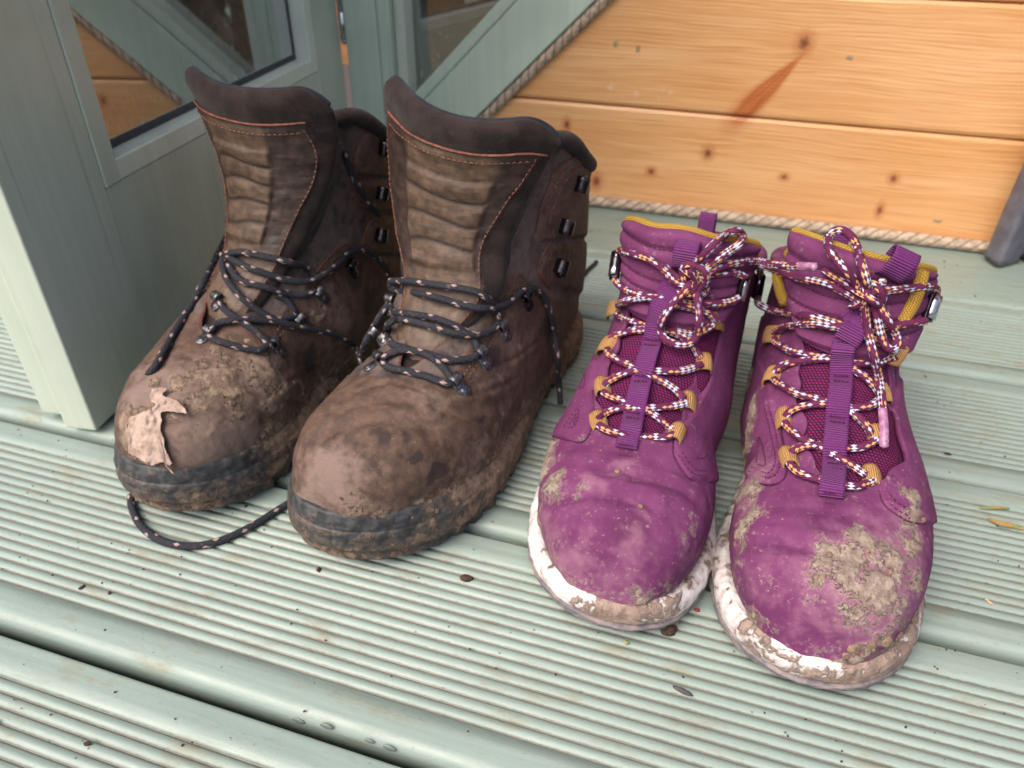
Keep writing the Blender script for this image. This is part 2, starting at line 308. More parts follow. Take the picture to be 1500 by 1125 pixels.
def mat_pine():
    t = NT('varnished_pine', .38, .5); P = t.obj; x, y, z = t.sep(P)
    zz = z; kf = 0.; core = 0.
    for kx, kz, rx, rz in KNOTS:
        dx = t.mth('DIVIDE', t.mth('SUBTRACT', x, kx), rx); dz = t.mth('DIVIDE', t.mth('SUBTRACT', z, kz), rz)
        q = t.mth('DIVIDE', 1., t.mth('ADD', 1., t.mth('ADD', t.mth('MULTIPLY', t.mth('MULTIPLY', dx, dx), .10), t.mth('MULTIPLY', dz, dz))))
        zz = t.mth('ADD', zz, t.mth('MULTIPLY', t.mth('MULTIPLY', q, dz), rz*.75))
        r = t.mth('SQRT', t.mth('ADD', t.mth('MULTIPLY', dx, dx), t.mth('MULTIPLY', dz, dz)))
        r = t.mth('ADD', r, t.mth('MULTIPLY', t.mth('SUBTRACT', t.noise(330., 2), .5), .8))
        core = t.mth('MAXIMUM', core, t.rng(r, .1, 1.0, .85, 0.)); kf = t.mth('MAXIMUM', kf, t.rng(r, .5, 2.2, .55, 0.))
    wob = t.mth('MULTIPLY', t.mth('SUBTRACT', t.noise(1., 3, v=t.vmul(P, (3.2, 3, 14))), .5), .024)
    ring = t.mth('ADD', zz, wob); fr = t.mth('SINE', t.mth('MULTIPLY', ring, 2*pi/.0036)); fr2 = t.mth('SINE', t.mth('MULTIPLY', ring, 2*pi/.0113))
    fine = t.noise(1., 4, v=t.comb(t.mth('MULTIPLY', x, 14.), 0., t.mth('MULTIPLY', ring, 900.)))
    c = t.mix(t.rng(t.noise(1., 4, v=t.vmul(P, (4, 4, 26))), .3, .7), lin(226, 180, 130), lin(212, 158, 104))
    c = t.mix(t.rng(fr, .0, 1., 0., .16), c, lin(190, 128, 76)); c = t.mix(t.rng(fr2, .2, 1., 0., .14), c, lin(190, 118, 66)); c = t.mix(t.rng(fine, .42, .72, 0., .5), c, lin(176, 112, 62))
    # the long brown branch knot that runs down to the joint
    bx = t.mth('SUBTRACT', x, .016); bz = t.mth('SUBTRACT', z, .138); a = radians(52); u = t.mth('ADD', t.mth('MULTIPLY', bx, cos(a)), t.mth('MULTIPLY', bz, sin(a))); v = t.mth('SUBTRACT', t.mth('MULTIPLY', bz, cos(a)), t.mth('MULTIPLY', bx, sin(a)))
    e = t.mth('ADD', t.mth('POWER', t.mth('ABSOLUTE', t.mth('DIVIDE', u, .045)), 2.), t.mth('POWER', t.mth('ABSOLUTE', t.mth('DIVIDE', v, t.mth('ADD', .0090, t.mth('MULTIPLY', u, -.14)))), 2.)); e = t.mth('ADD', e, t.mth('MULTIPLY', t.mth('SUBTRACT', t.noise(1., 4, v=t.vmul(P, (60, 60, 600))), .5), .5))
    bk = t.rng(e, .55, 1.15, 1., 0.); bs = t.noise(1., 4, v=t.comb(t.mth('MULTIPLY', u, 25.), t.mth('MULTIPLY', v, 420.), 0.)); c = t.mix(bk, c, t.mix(t.rng(bs, .3, .7), lin(158, 84, 44), lin(198, 124, 72)))
    c = t.mix(t.rng(e, .9, 2.2, .35, 0.), c, lin(176, 96, 50))
    c = t.mix(kf, c, lin(170, 92, 48)); c = t.mix(core, c, lin(98, 48, 32))
    # small chips of green paint and pale scuffs
    for px, pz, rx, rz in ((-.140, .172, .0024, .0034), (-.116, .169, .0026, .0040), (.087, .173, .0034, .0020), (.210, .025, .0042, .0018)):
        d = t.mth('MAXIMUM', t.mth('ABSOLUTE', t.mth('DIVIDE', t.mth('SUBTRACT', x, px), rx)), t.mth('ABSOLUTE', t.mth('DIVIDE', t.mth('SUBTRACT', z, pz), rz)))
        d = t.mth('ADD', d, t.mth('MULTIPLY', t.mth('SUBTRACT', t.noise(300., 4, rough=.7), .5), 2.4)); c = t.mix(t.rng(d, .7, 1.0, .85, 0.), c, t.mix(t.noise(700., 1), lin(104, 100, 80), lin(150, 142, 120)))
    pale = t.mth('MULTIPLY', t.rng(t.noise(110., 3), .58, .66), t.rng(t.mth('ADD', t.mth('POWER', t.mth('DIVIDE', t.mth('ADD', x, .12), .05), 2.), t.mth('POWER', t.mth('DIVIDE', t.mth('SUBTRACT', z, .128), .010), 2.)), .3, 1.3, .5, 0.)); c = t.mix(pale, c, lin(226, 196, 176))
    t.col(c); t.bump(fr, .0002, .3); t.bump(t.noise(1., 4, v=t.vmul(P, (30, 30, 900))), .0003, .4); return t.m
def mat_rope():
    t = NT('dirty_rope', .9, .2); a, b, ia, ib = cells(t, .0125, 3.); f = t.mth('ABSOLUTE', t.mth('SUBTRACT', t.mth('FRACT', a), .5))
    c = t.mix(t.rng(t.noise(160., 4), .35, .7), lin(196, 178, 160), lin(150, 134, 120)); c = t.mix(t.rng(f, .36, .5), c, lin(110, 92, 76))
    t.col(c); t.bump(t.mth('SUBTRACT', .5, f), .0022, .9); t.bump(t.noise(1400., 3), .0005, .6); return t.m
def mat_glass(name='window_glass'):
    t = NT(name); n, l = t.n, t.l; out = n['Material Output']; gl = n.new('ShaderNodeBsdfGlossy'); gl.inputs['Roughness'].default_value = .012; gl.inputs['Color'].default_value = (.95, .98, 1, 1)
    tr = n.new('ShaderNodeBsdfTransparent'); tr.inputs[0].default_value = (.55, .62, .62, 1); fr = n.new('ShaderNodeFresnel'); fr.inputs[0].default_value = 1.95
    fa = t.mth('MULTIPLY', fr.outputs[0], 3.4, clamp=True)
    df = n.new('ShaderNodeBsdfDiffuse'); df.inputs[0].default_value = (.5, .5, .48, 1)
    m1 = n.new('ShaderNodeMixShader'); l.new(fa, m1.inputs[0]); l.new(tr.outputs[0], m1.inputs[1]); l.new(gl.outputs[0], m1.inputs[2])
    z = t.sep(t.obj)[2]; dr = t.rng(t.noise(1., 3, v=t.vmul(t.obj, (260, 260, 110))), .60, .68); dr = t.mth('MULTIPLY', dr, t.rng(z, .165, .20, .38, 0.)); dr = t.mth('ADD', dr, .03)
    m2 = n.new('ShaderNodeMixShader'); l.new(dr, m2.inputs[0]); l.new(m1.outputs[0], m2.inputs[1]); l.new(df.outputs[0], m2.inputs[2]); l.new(m2.outputs[0], out.inputs[0]); return t.m
MAT = {}
MAT['brown'] = mat_brown(); MAT['suede'] = mat_suede('dark_brown_suede', lin(34, 28, 29), lin(48, 40, 40)); MAT['navy'] = mat_suede('navy_lining', lin(30, 32, 42), lin(42, 45, 56))
MAT['tleather'] = mat_tongue_leather(); MAT['rubber'] = mat_rubber(); MAT['purple'] = mat_purple(); MAT['midsole'] = mat_midsole()
MAT['redtrim'] = mat_plain('raw_red_leather_edge', lin(118, 72, 60), lin(84, 50, 44), .8); MAT['thread'] = mat_plain('tan_thread', lin(136, 92, 74), lin(96, 64, 54), .8)
MAT['pthread'] = mat_plain('plum_thread', lin(80, 20, 62), lin(60, 12, 48), .8); MAT['steel'] = mat_plain('gunmetal', lin(118, 118, 124), lin(64, 62, 66), .36, 500., .0001, .85); MAT['silver'] = mat_plain('brushed_steel', lin(206, 206, 214), lin(180, 180, 190), .2, 300., .00005, 1.)
MAT['blacksteel'] = mat_plain('black_enamelled_steel', lin(74, 70, 76), lin(48, 45, 50), .22, 400., .0001, .9)
MAT['blacklace'] = mat_blacklace(); MAT['flecklace'] = mat_flecklace(); MAT['tanweb'] = mat_web('tan_webbing', lin(202, 158, 104), lin(176, 130, 78), .0009); MAT['pweb'] = mat_web('purple_webbing', lin(120, 50, 122), lin(98, 36, 100), .0013)
MAT['knit'] = mat_knit('plum_knit', lin(128, 36, 98), lin(40, 14, 36)); MAT['yellow'] = mat_knit('mustard_knit', lin(196, 162, 76), lin(142, 108, 44), .0016)
MAT['outsole'] = mat_plain('grey_outsole', lin(96, 94, 104), lin(132, 122, 120), .7, 180.); MAT['aglet'] = mat_plain('clear_lace_tip', lin(170, 130, 160), lin(140, 90, 130), .2)
MAT['deck'] = mat_deck(); MAT['paint'] = mat_paint('sage_green_gloss_paint', lin(176, 188, 176), lin(184, 195, 184)); MAT['paint2'] = mat_paint('sage_green_frame_paint', lin(172, 190, 178), lin(180, 198, 186)); MAT['white'] = mat_paint('pale_bead_paint', lin(196, 208, 198), lin(204, 215, 206))
MAT['pine'] = mat_pine(); MAT['rope'] = mat_rope(); MAT['glass'] = mat_glass(); MAT['gasket'] = mat_plain('dark_gasket', lin(58, 66, 76), lin(44, 50, 58), .5)
MAT['tarp'] = mat_plain('grey_plastic_sheet', lin(104, 104, 116), lin(86, 86, 98), .35, 60.); MAT['crumb'] = mat_plain('dark_soil', lin(74, 58, 48), lin(48, 38, 32), .95, 400., .0006)
MAT['mudlump'] = mat_plain('dried_mud', lin(140, 118, 102), lin(104, 86, 74), .95, 400., .0006); MAT['carpet'] = mat_plain('grey_floor_mat', lin(84, 80, 84), lin(66, 62, 66), .95, 300.)
MAT['drywood'] = mat_plain('interior_pine', lin(150, 108, 72), lin(130, 92, 60), .6, 40.)
# ------------------------------------------------------------------ boot construction
# local frame of every boot: origin on the deck under the toe tip, +y towards the heel, x across, z up
def outline(pts, n=160):
    P = np.array(pts+pts[:3], float)/100
    D = crom(P, np.linspace(1, len(pts)+1, 1200))[:-1]
    L = np.r_[0, np.cumsum(np.linalg.norm(np.diff(np.vstack([D, D[:1]]), axis=0), axis=1))]
    s = np.linspace(0, L[-1], n+1)[:-1]; D = np.vstack([D, D[:1]])
    return np.stack([np.interp(s, L, D[:, 0]), np.interp(s, L, D[:, 1])], 1)
def sides(O, y):
    """left and right x of the outline at y"""
    xs = []
    for i in range(len(O)):
        a, b = O[i], O[(i+1) % len(O)]
        if (a[1]-y)*(b[1]-y) <= 0 and a[1] != b[1]: xs.append(a[0]+(b[0]-a[0])*(y-a[1])/(b[1]-a[1]))
    return (min(xs), max(xs)) if len(xs) > 1 else (0, 0)
def loft(st, O, inset, ns, nh, thr, cx=lambda t: 0):
    """st rows: Ty Tz By Bz wl wr e nt nb   (wl = 0 -> take widths from the plan outline);
    thr(t) half width of the throat opening. returns G (ns, 2*nh, 3): strip from the left throat edge round the sole to the right edge"""
    st = np.array(st, float); n = len(st); X = np.zeros(n)
    for i in range(n):
        if st[i, 4] == 0:
            y = st[i, 3-1]*.5+st[i, 0]*.5; a, b = sides(O, max(y, .004)); X[i] = (a+b)/2; st[i, 4] = st[i, 5] = max((b-a)/2-inset, .01)
        else: X[i] = (st[i, 5]-st[i, 4])/2; st[i, 4] = st[i, 5] = (st[i, 4]+st[i, 5])/2
    T = np.linspace(0, n-1, ns); S = crom(np.c_[st, X], T); G = np.zeros((ns, 2*nh, 3))
    th = np.linspace(0, pi, 220)
    for k, s in enumerate(S):
        Ty, Tz, By, Bz, w, _, e, nt, nb, xc = s
        a = np.array((Ty-By, Tz-Bz)); h = np.linalg.norm(a); a /= h
        sn, cs = np.abs(np.sin(th)), np.abs(np.cos(th)); top = th < pi/2
        x = w*np.where(top, sn**(2/nt), sn**(2/nb)); al = np.where(top, e*h+(1-e)*h*cs**(2/nt), e*h-e*h*cs**(2/nb))
        L = np.r_[0, np.cumsum(np.hypot(np.diff(x), np.diff(al)))]
        tw = max(0., float(thr(T[k]))); q = np.linspace(tw, L[-1], nh)
        xx = np.interp(q, L, x); aa = np.interp(q, L, al)
        G[k, :nh] = np.stack([xc-xx, By+a[0]*aa, Bz+a[1]*aa], 1)
        G[k, nh:] = np.stack([xc+xx, By+a[0]*aa, Bz+a[1]*aa], 1)[::-1]
    return G, T
def thick(G, t, closed=False, N=None):
    """closed solid from a sheet: front G, back G - n*t ; t may be an array (nr,nc)"""
    nr, nc, _ = G.shape; N = gnorm(G, closed) if N is None else N
    t = np.broadcast_to(t, (nr, nc))[..., None]
    V = np.vstack([G.reshape(-1, 3), (G-N*t).reshape(-1, 3)]); m = nr*nc
    F = gridF(nr, nc, closed)+gridF(nr, nc, closed, off=m, flip=True)
    rim = []
    if closed: loops = [[(0, j) for j in range(nc)]+[(0, 0)], [(nr-1, j) for j in range(nc)][::-1]+[(nr-1, nc-1)]]
    else: loops = [[(0, j) for j in range(nc)]+[(i, nc-1) for i in range(1, nr)]+[(nr-1, j) for j in range(nc-2, -1, -1)]+[(i, 0) for i in range(nr-2, -1, -1)]]
    for lp in loops:
        for (a, b), (c, d) in zip(lp[:-1], lp[1:]):
            p, q = a*nc+b, c*nc+d; F.append((q, p, p+m, q+m))
    return V, F
def weld(F, nr, nc, T, t0, two=True):
    """join the first and last column of the closed rows (the vamp has no seam on top)"""
    mp = np.arange(nr*nc*2)
    for i in range(nr):
        if T[i] <= t0: mp[i*nc+nc-1] = i*nc; mp[nr*nc+i*nc+nc-1] = nr*nc+i*nc
    out = []
    for f in F:
        g = [int(mp[k]) for k in f]; h = [k for i, k in enumerate(g) if k != g[i-1]]
        if len(set(h)) >= 3 and len(set(h)) == len(h): out.append(tuple(h))
    return out
def outN(G, T, t0):
    N = gnorm(G); c = G.reshape(-1, 3).mean(0)
    if (N*(G-c)).sum() < 0: N = -N
    k = T <= t0; m = N[k, 0]+N[k, -1]; m /= np.maximum(np.linalg.norm(m, axis=1, keepdims=True), 1e-9); N[k, 0] = m; N[k, -1] = m
    return N
def at_door(px, py, off):
    d = ray(px, py); n = Vector((.98854, .15098, 0)); t = ((Vector((-.37309, .28279, 0))-CAM_POS).dot(n)+off)/d.dot(n); return CAM_POS+d*t
class Boot:
    def __init__(s, name, loc, yaw, label, group):
        s.root = empty(name, loc, -yaw); tag(s.root, label, 'boot', group)
        s.M = Matrix.Translation(Vector(loc)) @ Matrix.Rotation(-yaw, 4, 'Z'); s.Mi = s.M.inverted()
        s.V = []; s.F = []; s.bvh = None
    def solid(s, V, F):
        o = len(s.V); s.V += [tuple(v) for v in V]; s.F += [tuple(o+k for k in f) for f in F]; s.bvh = None
    def on(s, px, py, lift=0.0):
        """survey point -> local point on the boot's surface, lifted off it"""
        if s.bvh is None: s.bvh = BVHTree.FromPolygons([Vector(v) for v in s.V], s.F)
        o = s.Mi @ CAM_POS; d = (s.Mi.to_3x3() @ ray(px, py)).normalized()
        h = s.bvh.ray_cast(o, d)
        if h[0] is None:                                  # just past the outline: closest approach of the sight line
            best = None
            for t in np.linspace(.12, .62, 60):
                q = s.bvh.find_nearest(o+d*float(t))
                if best is None or q[3] < best[0]: best = (q[3], float(t), q[0])
            s.missed = True; p = o+d*best[1]; n = (p-best[2]).normalized() if best[0] > 1e-6 else -d; n = (n*.6-d*.8).normalized()
            return np.array(p-d*lift*.5), np.array(n)
        p, n = h[0], h[1]
        if n.dot(d) > 0: n = -n
        return np.array(p-d*(lift/max(.5, -n.dot(d)))), np.array(n)
    def loc(s, p): return np.array(s.Mi @ Vector(p))
    def path(s, pts):
        out = []
        for p in pts:
            if isinstance(p[0], str):
                f = {'z': at_z, 'y': at_y, 'd': at_door}[p[0]]; out.append(s.loc(f(*p[1:])))
            else: out.append(s.on(p[0], p[1], p[2] if len(p) > 2 else .0018)[0])
        out = np.array(out); o = np.array(s.Mi @ CAM_POS); t = np.linalg.norm(out-o, axis=1); md = np.median(t)
        for i, p in enumerate(pts):                        # a sight line that slips past onto something behind keeps the depth of its neighbours
            if not isinstance(p[0], str) and t[i] > md+.035 and i > 0:
                g = [t[j] for j in range(len(t)) if t[j] <= md+.035]; k = min(range(len(t)), key=lambda j: (abs(j-i) if t[j] <= md+.035 else 99)); out[i] = o+(out[i]-o)/t[i]*t[k]
        return out
# ------------------------------------------------------------------ ground, deck
V = []; F = []
n = 60
g = np.linspace(-1, 1, n); gx = np.sign(g)*np.abs(g)**3*60
for i in range(n):
    for j in range(n): V.append((gx[i], gx[j], -.34+.02*sin(i*1.7)*cos(j*2.1)))
tg = NT('rough_grass_ground', .95, .2); tg.col(tg.mix(tg.noise(3., 6), lin(58, 70, 44), lin(86, 84, 58))); tg.bump(tg.noise(40., 5), .02)
tag(mesh('ground', V, gridF(n, n), tg.m), kind='structure')
deck = empty('deck'); tag(deck, kind='structure')
def board_profile(reeded):
    P = []; W = .1276                 # y from the front edge 0 to the back edge W
    for a in np.linspace(0, 90, 7): P.append((.0062-.0062*cos(radians(a)), -.0062+.0062*sin(radians(a)), 0))
    if reeded:
        y0 = .0198; p = .00600; k = 15
        P.append((.012, 0, 0)); P.append((y0-.0011, 0, 0))
        for i in range(k+1):
            c = y0+i*p; P += [(c-.00085, -.0007, .2), (c-.00035, -.0018, 1), (c+.00035, -.0018, 1), (c+.00085, -.0007, .2)]
            if i < k:
                for q in (.24, .33, .42, .5, .58, .67, .76): P.append((c+q*p, -.00042*(abs(q-.5)/.26)**2, 0))
        P += [(y0+k*p+.0013, 0, 0), (W-.010, 0, 0)]
    else: P += [(.03, 0, 0), (.06, -.0002, 0), (.10, 0, 0)]
    for a in np.linspace(0, 90, 6): P.append((W-.0022+.0022*sin(radians(a)), -.0022+.0022*cos(radians(a)), 0))
    P += [(W, -.028, 0), (0, -.028, 0)]
    return P
def board(reeded):
    P = board_profile(reeded); m = len(P); xs = np.linspace(-2.2, 1.7, 40); V = []; F = []; gd = []
    for x in xs:
        for y, z, d in P: V.append((x, y, z)); gd.append(d)
    for i in range(len(xs)-1):
        for j in range(m): a = i*m+j; b = i*m+(j+1) % m; F.append((a, b, b+m, a+m))
    F.append(tuple(range(m))[::-1]); F.append(tuple((len(xs)-1)*m+j for j in range(m)))
    o = mesh('deck_board', V, F, MAT['deck'], None, True, attrs={'gd': gd}, link=False)
    return o
protoR, protoS = board(True), board(False)
for k in range(-6, 5):
    o = (protoS if k == 4 else protoR).copy(); o.name = 'deck_board'; COL.objects.link(o); o.parent = deck
    o.location = (random.Random(k).uniform(-.05, .05), .1486+.1343*k, [0, .0004, -.0006, .0003, -.0004][k % 5])
for x in (-1.6, -1.05, -.5, .05, .6, 1.15):
    V = []; F = []; box(V, F, (x, .05, -.085), (.045, 1.6, .11)); mesh('joist', V, F, MAT['drywood'], deck, False)
# ------------------------------------------------------------------ cabin wall of pine boards, with the slanting window frame
SL = .97
def xl(z, off=0.): return -.2165+off+(z-.16)/SL
wall = empty('cladding_wall', (0, .814, 0)); tag(wall, 'varnished pine plank wall of the cabin behind the boots', 'wall')
zs = [-.012, .1116, .2262, .341, .456, .571, .686, .801, .916, 1.031, 1.146, 1.261]
for z0, z1 in zip(zs[:-1], zs[1:]):
    # profile of one plank: rounded lower lip tucked under, chamfer at the top
    pr = [(.022, z0), (.004, z0), (.0012, z0+.0012), (0, z0+.004), (0, z1-.0045), (.0015, z1-.0016), (.006, z1-.0006), (.022, z1-.0006)]
    nx = 24; V = []; F = []
    for y, z in pr:
        for i in range(nx): xs_ = xl(z, .004); V.append((xs_+(1.7-xs_)*i/(nx-1), y, z))
    F = gridF(len(pr), nx, flip=True)
    F.append([k*nx for k in range(len(pr))]); F.append([k*nx+nx-1 for k in range(len(pr))][::-1])
    mesh('plank', V, F, MAT['pine'], wall, False)
win = empty('fixed_window', (-.41, .81, 0)); tag(win, 'sage green fixed window with a slanting lower frame member beside the open door', 'window')
win_off = np.array((-.41, .81, 0))
def wpart(name, V, F, mat, bev=.0015): return bevel(mesh(name, np.array(V)-win_off, F, mat, win, False), bev)
V = []; F = []; box(V, F, (-.425, .832, .63), (.040, .060, 1.29)); wpart('jamb', V, F, MAT['paint2'])
V = []; F = []; box(V, F, (-.3972, .834, .63), (.0150, .060, 1.29)); wpart('sash_stile', V, F, MAT['paint2'])
V = []; F = []; box(V, F, (-.3825, .846, .63), (.0130, .066, 1.29)); wpart('glazing_bead', V, F, MAT['paint'])
def slant(name, o0, o1, y0, y1, mat, z0=.0, z1=1.27, bev=.0015):
    V = []
    for z in (z0, z1):
        for y in (y0, y1): V += [(max(xl(z, o0), -.3755), y, z), (max(xl(z, o1), -.370), y, z)]
    F = [(0, 1, 3, 2), (4, 6, 7, 5), (0, 4, 5, 1), (2, 3, 7, 6), (0, 2, 6, 4), (1, 5, 7, 3)]
    return wpart(name, V, F, mat, bev)
zb = .0
def slant2(name, o0, o1, y0, y1, mat, z1=1.27, bev=.0015):
    # polygon bounded by two parallel slanting lines, the post and the deck
    xp = -.3755; A = []
    za = .16+SL*(xp-(-.2165+o0)); zc = .16+SL*(xp-(-.2165+o1))
    A = [(xp, max(zc, 0)), (xp, za), (xl(z1, o0), z1), (xl(z1, o1), z1)]
    if zc < 0: A = [(xl(0, o1), 0), (xp, 0)]+A[1:]
    m = len(A); V = [(x, y0, z) for x, z in A]+[(x, y1, z) for x, z in A]
    F = [tuple(range(m))[::-1], tuple(m+k for k in range(m))]+[(k, (k+1) % m, m+(k+1) % m, m+k) for k in range(m)]
    return wpart(name, V, F, mat, bev)
slant2('brace', -.0770, 0, .802, .850, MAT['paint2']); slant2('brace_bead', -.0960, -.0775, .8035, .850, MAT['paint2'], bev=.0025)
V = [(-.376, .836, .02), (1.0, .836, 1.27), (-.376, .836, 1.27)]
V = [(-.376, .836, .0), (-.376, .836, 1.27), (xl(1.27, -.09), .836, 1.27), (xl(.0, -.09)+.0, .836, .0)]
zc = .16+SL*(-.376-(-.2165-.09)); V = [(-.376, .836, zc), (xl(1.27, -.09), .836, 1.27), (-.376, .836, 1.27)]
mesh('pane', np.array(V+[(x, y+.004, z) for x, y, z in V])-win_off, [(0, 1, 2), (5, 4, 3), (0, 3, 4, 1), (1, 4, 5, 2), (2, 5, 3, 0)], MAT['glass'], win, False)
# ropes that seal the joints
def rope(pts, r, label):
    Vt, Ft, uv = tubeV(spline(pts, 260), r, 14); o0 = np.array(pts[0]); o = mesh('rope', Vt-o0, Ft, MAT['rope'], uv=uv); o.location = o0
    tag(o, label, 'rope', 'ropes along the edges of the plank wall'); return o
rope([(-.352, .8075, .0062), (-.1, .8078, .0060), (.1, .8072, .0064), (.5, .8076, .006), (1.6, .8076, .006)], .0062, 'pale rope lying along the foot of the pine plank wall')
rope([(xl(z, .0075), .8105, z) for z in (.018, .2, .4, .7, 1.0, 1.25)], .0062, 'pale rope running up the slanting green frame of the window')
# dim room behind the door and the window
room = empty('cabin_room', (-.6, 1.2, 0)); tag(room, kind='structure')
def rp(name, c, s, mat):
    V = []; F = []; box(V, F, c, s); mesh(name, np.array(V)-np.array((-.6, 1.2, 0)), F, mat, room, False)
rp('room_floor', (-.4, 1.45, -.03), (3.6, 1.16, .04), MAT['carpet']); rp('back_wall', (-.4, 1.50, .12), (3.6, .03, .26), MAT['drywood']); rp('back_wall_upper', (-.4, 2.02, .8), (3.6, .03, 1.7), MAT['drywood'])
rp('side_wall', (-1.7, 1.4, .65), (.03, 1.3, 1.3), MAT['drywood']); rp('threshold', (-1.0, .835, -.004), (1.1, .07, .012), MAT['drywood'])
# ------------------------------------------------------------------ the open door
door = empty('open_door', (-.37309, .28279, .0035), math.atan2(.15098, .98854)); tag(door, 'sage green glazed door standing open at the left of the brown boots', 'door')
def dpart(name, boxes, mat, bev=.0012):
    V = []; F = []
    for (x0, x1, y0, y1, z0, z1) in boxes: box(V, F, ((x0+x1)/2, (y0+y1)/2, (z0+z1)/2), (x1-x0, y1-y0, z1-z0))
    return bevel(mesh(name, V, F, mat, door, False), bev)
DH = 1.26
dpart('stile', [(-.0225, 0, 0, .0790, 0, DH), (-.045, -.0226, .009, .0790, .003, DH)], MAT['paint'])
dpart('stile', [(-.0225, 0, .4520, .5270, 0, DH), (-.045, -.0226, .4520, .5270, .003, DH)], MAT['paint'])
dpart('bottom_rail', [(-.0225, -.0004, .0791, .4519, 0, .1375), (-.045, -.0226, .0791, .4519, .003, .1375)], MAT['paint'], .0006)
dpart('top_rail', [(-.045, -.0002, .0791, .4519, 1.13, DH)], MAT['paint'])
dpart('glazing_bead', [(-.0445, .0012, .0791, .0950, .1378, 1.129)], MAT['paint'], .0008)
dpart('glazing_bead', [(-.0445, .0004, .0952, .4350, .1378, .1515)], MAT['white'], .0010)
dpart('glazing_bead', [(-.0445, .0004, .4352, .4518, .1378, 1.129)], MAT['white'], .0010)
dpart('gasket', [(-.0210, -.0152, .0952, .4350, .1516, .1570), (-.0210, -.0152, .4290, .4350, .1571, 1.129)], MAT['gasket'], .0006)
dpart('glass_pane', [(-.0200, -.0158, .0952, .4290, .1571, 1.129)], MAT['glass'], .0002)
V = []; F = []
Vh = []; Fh = []
for k, (za, zb_) in enumerate(((.156, .184), (.1855, .214), (.2155, .244))):
    v, f, _ = tubeV([(.0040, .5292, za), (.0040, .5292, zb_)], .0044, 14); o_ = len(Vh); Vh += [tuple(q) for q in v]; Fh += [tuple(o_+i for i in ff) for ff in f]
v, f, _ = tubeV([(.0040, .5292, .1525), (.0040, .5292, .156)], .0036, 12); o_ = len(Vh); Vh += [tuple(q) for q in v]; Fh += [tuple(o_+i for i in ff) for ff in f]
mesh('hinge', Vh, Fh, MAT['silver'], door)
# ------------------------------------------------------------------ unseen roof added to block sky light from the right half of the deck
pr = empty('shade_roof', (.8, .45, 2.2)); tag(pr, 'unseen roof added to dim the back of the deck', 'roof')
V = []; F = []; box(V, F, (0, 0, .02), (2.4, .75, .03)); mesh('shade_board', V, F, MAT['drywood'], pr, False)
for x in (-1.1, -.4, .3, 1.0): V = []; F = []; box(V, F, (x, 0, -.045), (.05, .75, .095)); mesh('shade_rafter', V, F, MAT['drywood'], pr, False)
# ------------------------------------------------------------------ grey pleated plastic sheet at the right
pl = [(.2565, .7900), (.2560, .7855), (.2640, .7700), (.2715, .7745), (.2830, .7840), (.2870, .7890), (.2905, .7990), (.2960, .7880), (.3060, .7720), (.3180, .7800), (.3300, .7950), (.3400, .7760), (.3600, .7860), (.380, .800), (.40, .775), (.43, .79), (.46, .76), (.50, .77), (.54, .74), (.58, .74), (.60, .70), (.64, .68)]
S_ = spline([(a, b, 0) for a, b in pl], 160); rows = []
for i, z in enumerate(np.r_[np.linspace(0, .03, 6), np.linspace(.05, 1.2, 40)]):
    q = S_.copy(); zz = z+.0035+(.0022*fbm(S_*1., 260., 3)+.004*fbm(S_, 60., 2) if i == 0 else 0); q[:, 2] = zz; q[:, 0] += z*.01+.002*vnoise(q*np.array((1, 1, .3)), 25.); q[:, 1] += .002*vnoise(q*np.array((1, 1, .3)), 20., 9); rows.append(q)
V, F = thick(np.array(rows), .0012); tp = mesh('tarpaulin', V-np.array((.27, .78, 0)), F, MAT['tarp'], smooth=True); tp.location = (.27, .78, 0); tag(tp, 'grey pleated plastic sheet hanging beside the pine wall at the right', 'tarpaulin')
# plan outline of a left walking boot, centimetres from the toe tip
OUT_B = [(-.8, 0), (.9, .35), (2.6, 1.6), (3.95, 3.6), (4.9, 6.2), (5.25, 9), (4.9, 13), (4.1, 17), (3.7, 21), (3.8, 25), (3.2, 28), (1.5, 29.8),
         (-.3, 30), (-2, 29.4), (-3.4, 27.6), (-3.8, 25), (-3.6, 21), (-3.5, 17), (-4.1, 13), (-5, 9.5), (-5.3, 6.8), (-5.0, 4), (-4.0, 1.8), (-2.5, .45)]
OUT_P = [(-.6, 0), (.9, .3), (2.5, 1.4), (3.8, 3.3), (4.6, 5.6), (5.0, 8.5), (4.7, 12), (4.0, 16), (3.5, 20), (3.5, 24), (2.9, 26.8), (1.4, 28.4),
         (-.2, 28.6), (-1.8, 28.2), (-3.1, 26.5), (-3.5, 24), (-3.4, 20), (-3.3, 16), (-3.9, 12), (-4.6, 9), (-4.9, 6.2), (-4.6, 3.7), (-3.7, 1.6), (-2.2, .4)]
def mirror(P): return [(-x, y) for x, y in P][::-1]
#        Ty    Tz    By    Bz    wl    wr    e    nt   nb
ST_B = [(.004, .036, .006, .022, 0, 0, .5, 2.0, 2.0),
        (.009, .055, .012, .018, 0, 0, .4, 2.2, 3.0),
        (.020, .068, .022, .017, 0, 0, .4, 2.3, 3.5),
        (.038, .076, .040, .016, 0, 0, .4, 2.3, 4.0),
        (.060, .081, .065, .015, 0, 0, .4, 2.2, 4.0),
        (.082, .088, .095, .015, 0, 0, .38, 2.1, 4.0),
        (.102, .100, .130, .015, 0, 0, .36, 2.1, 4.0),
        (.120, .115, .175, .015, .046, .046, .36, 2.1, 3.5),
        (.133, .132, .235, .015, .043, .043, .42, 2.1, 3.0),
        (.142, .150, .285, .030, .041, .042, .5, 2.1, 2.6),
        (.148, .166, .290, .080, .041, .042, .5, 2.1, 2.4),
        (.150, .180, .280, .122, .045, .044, .5, 2.1, 2.3),
        (.151, .192, .276, .146, .047, .046, .5, 2.1, 2.3)]
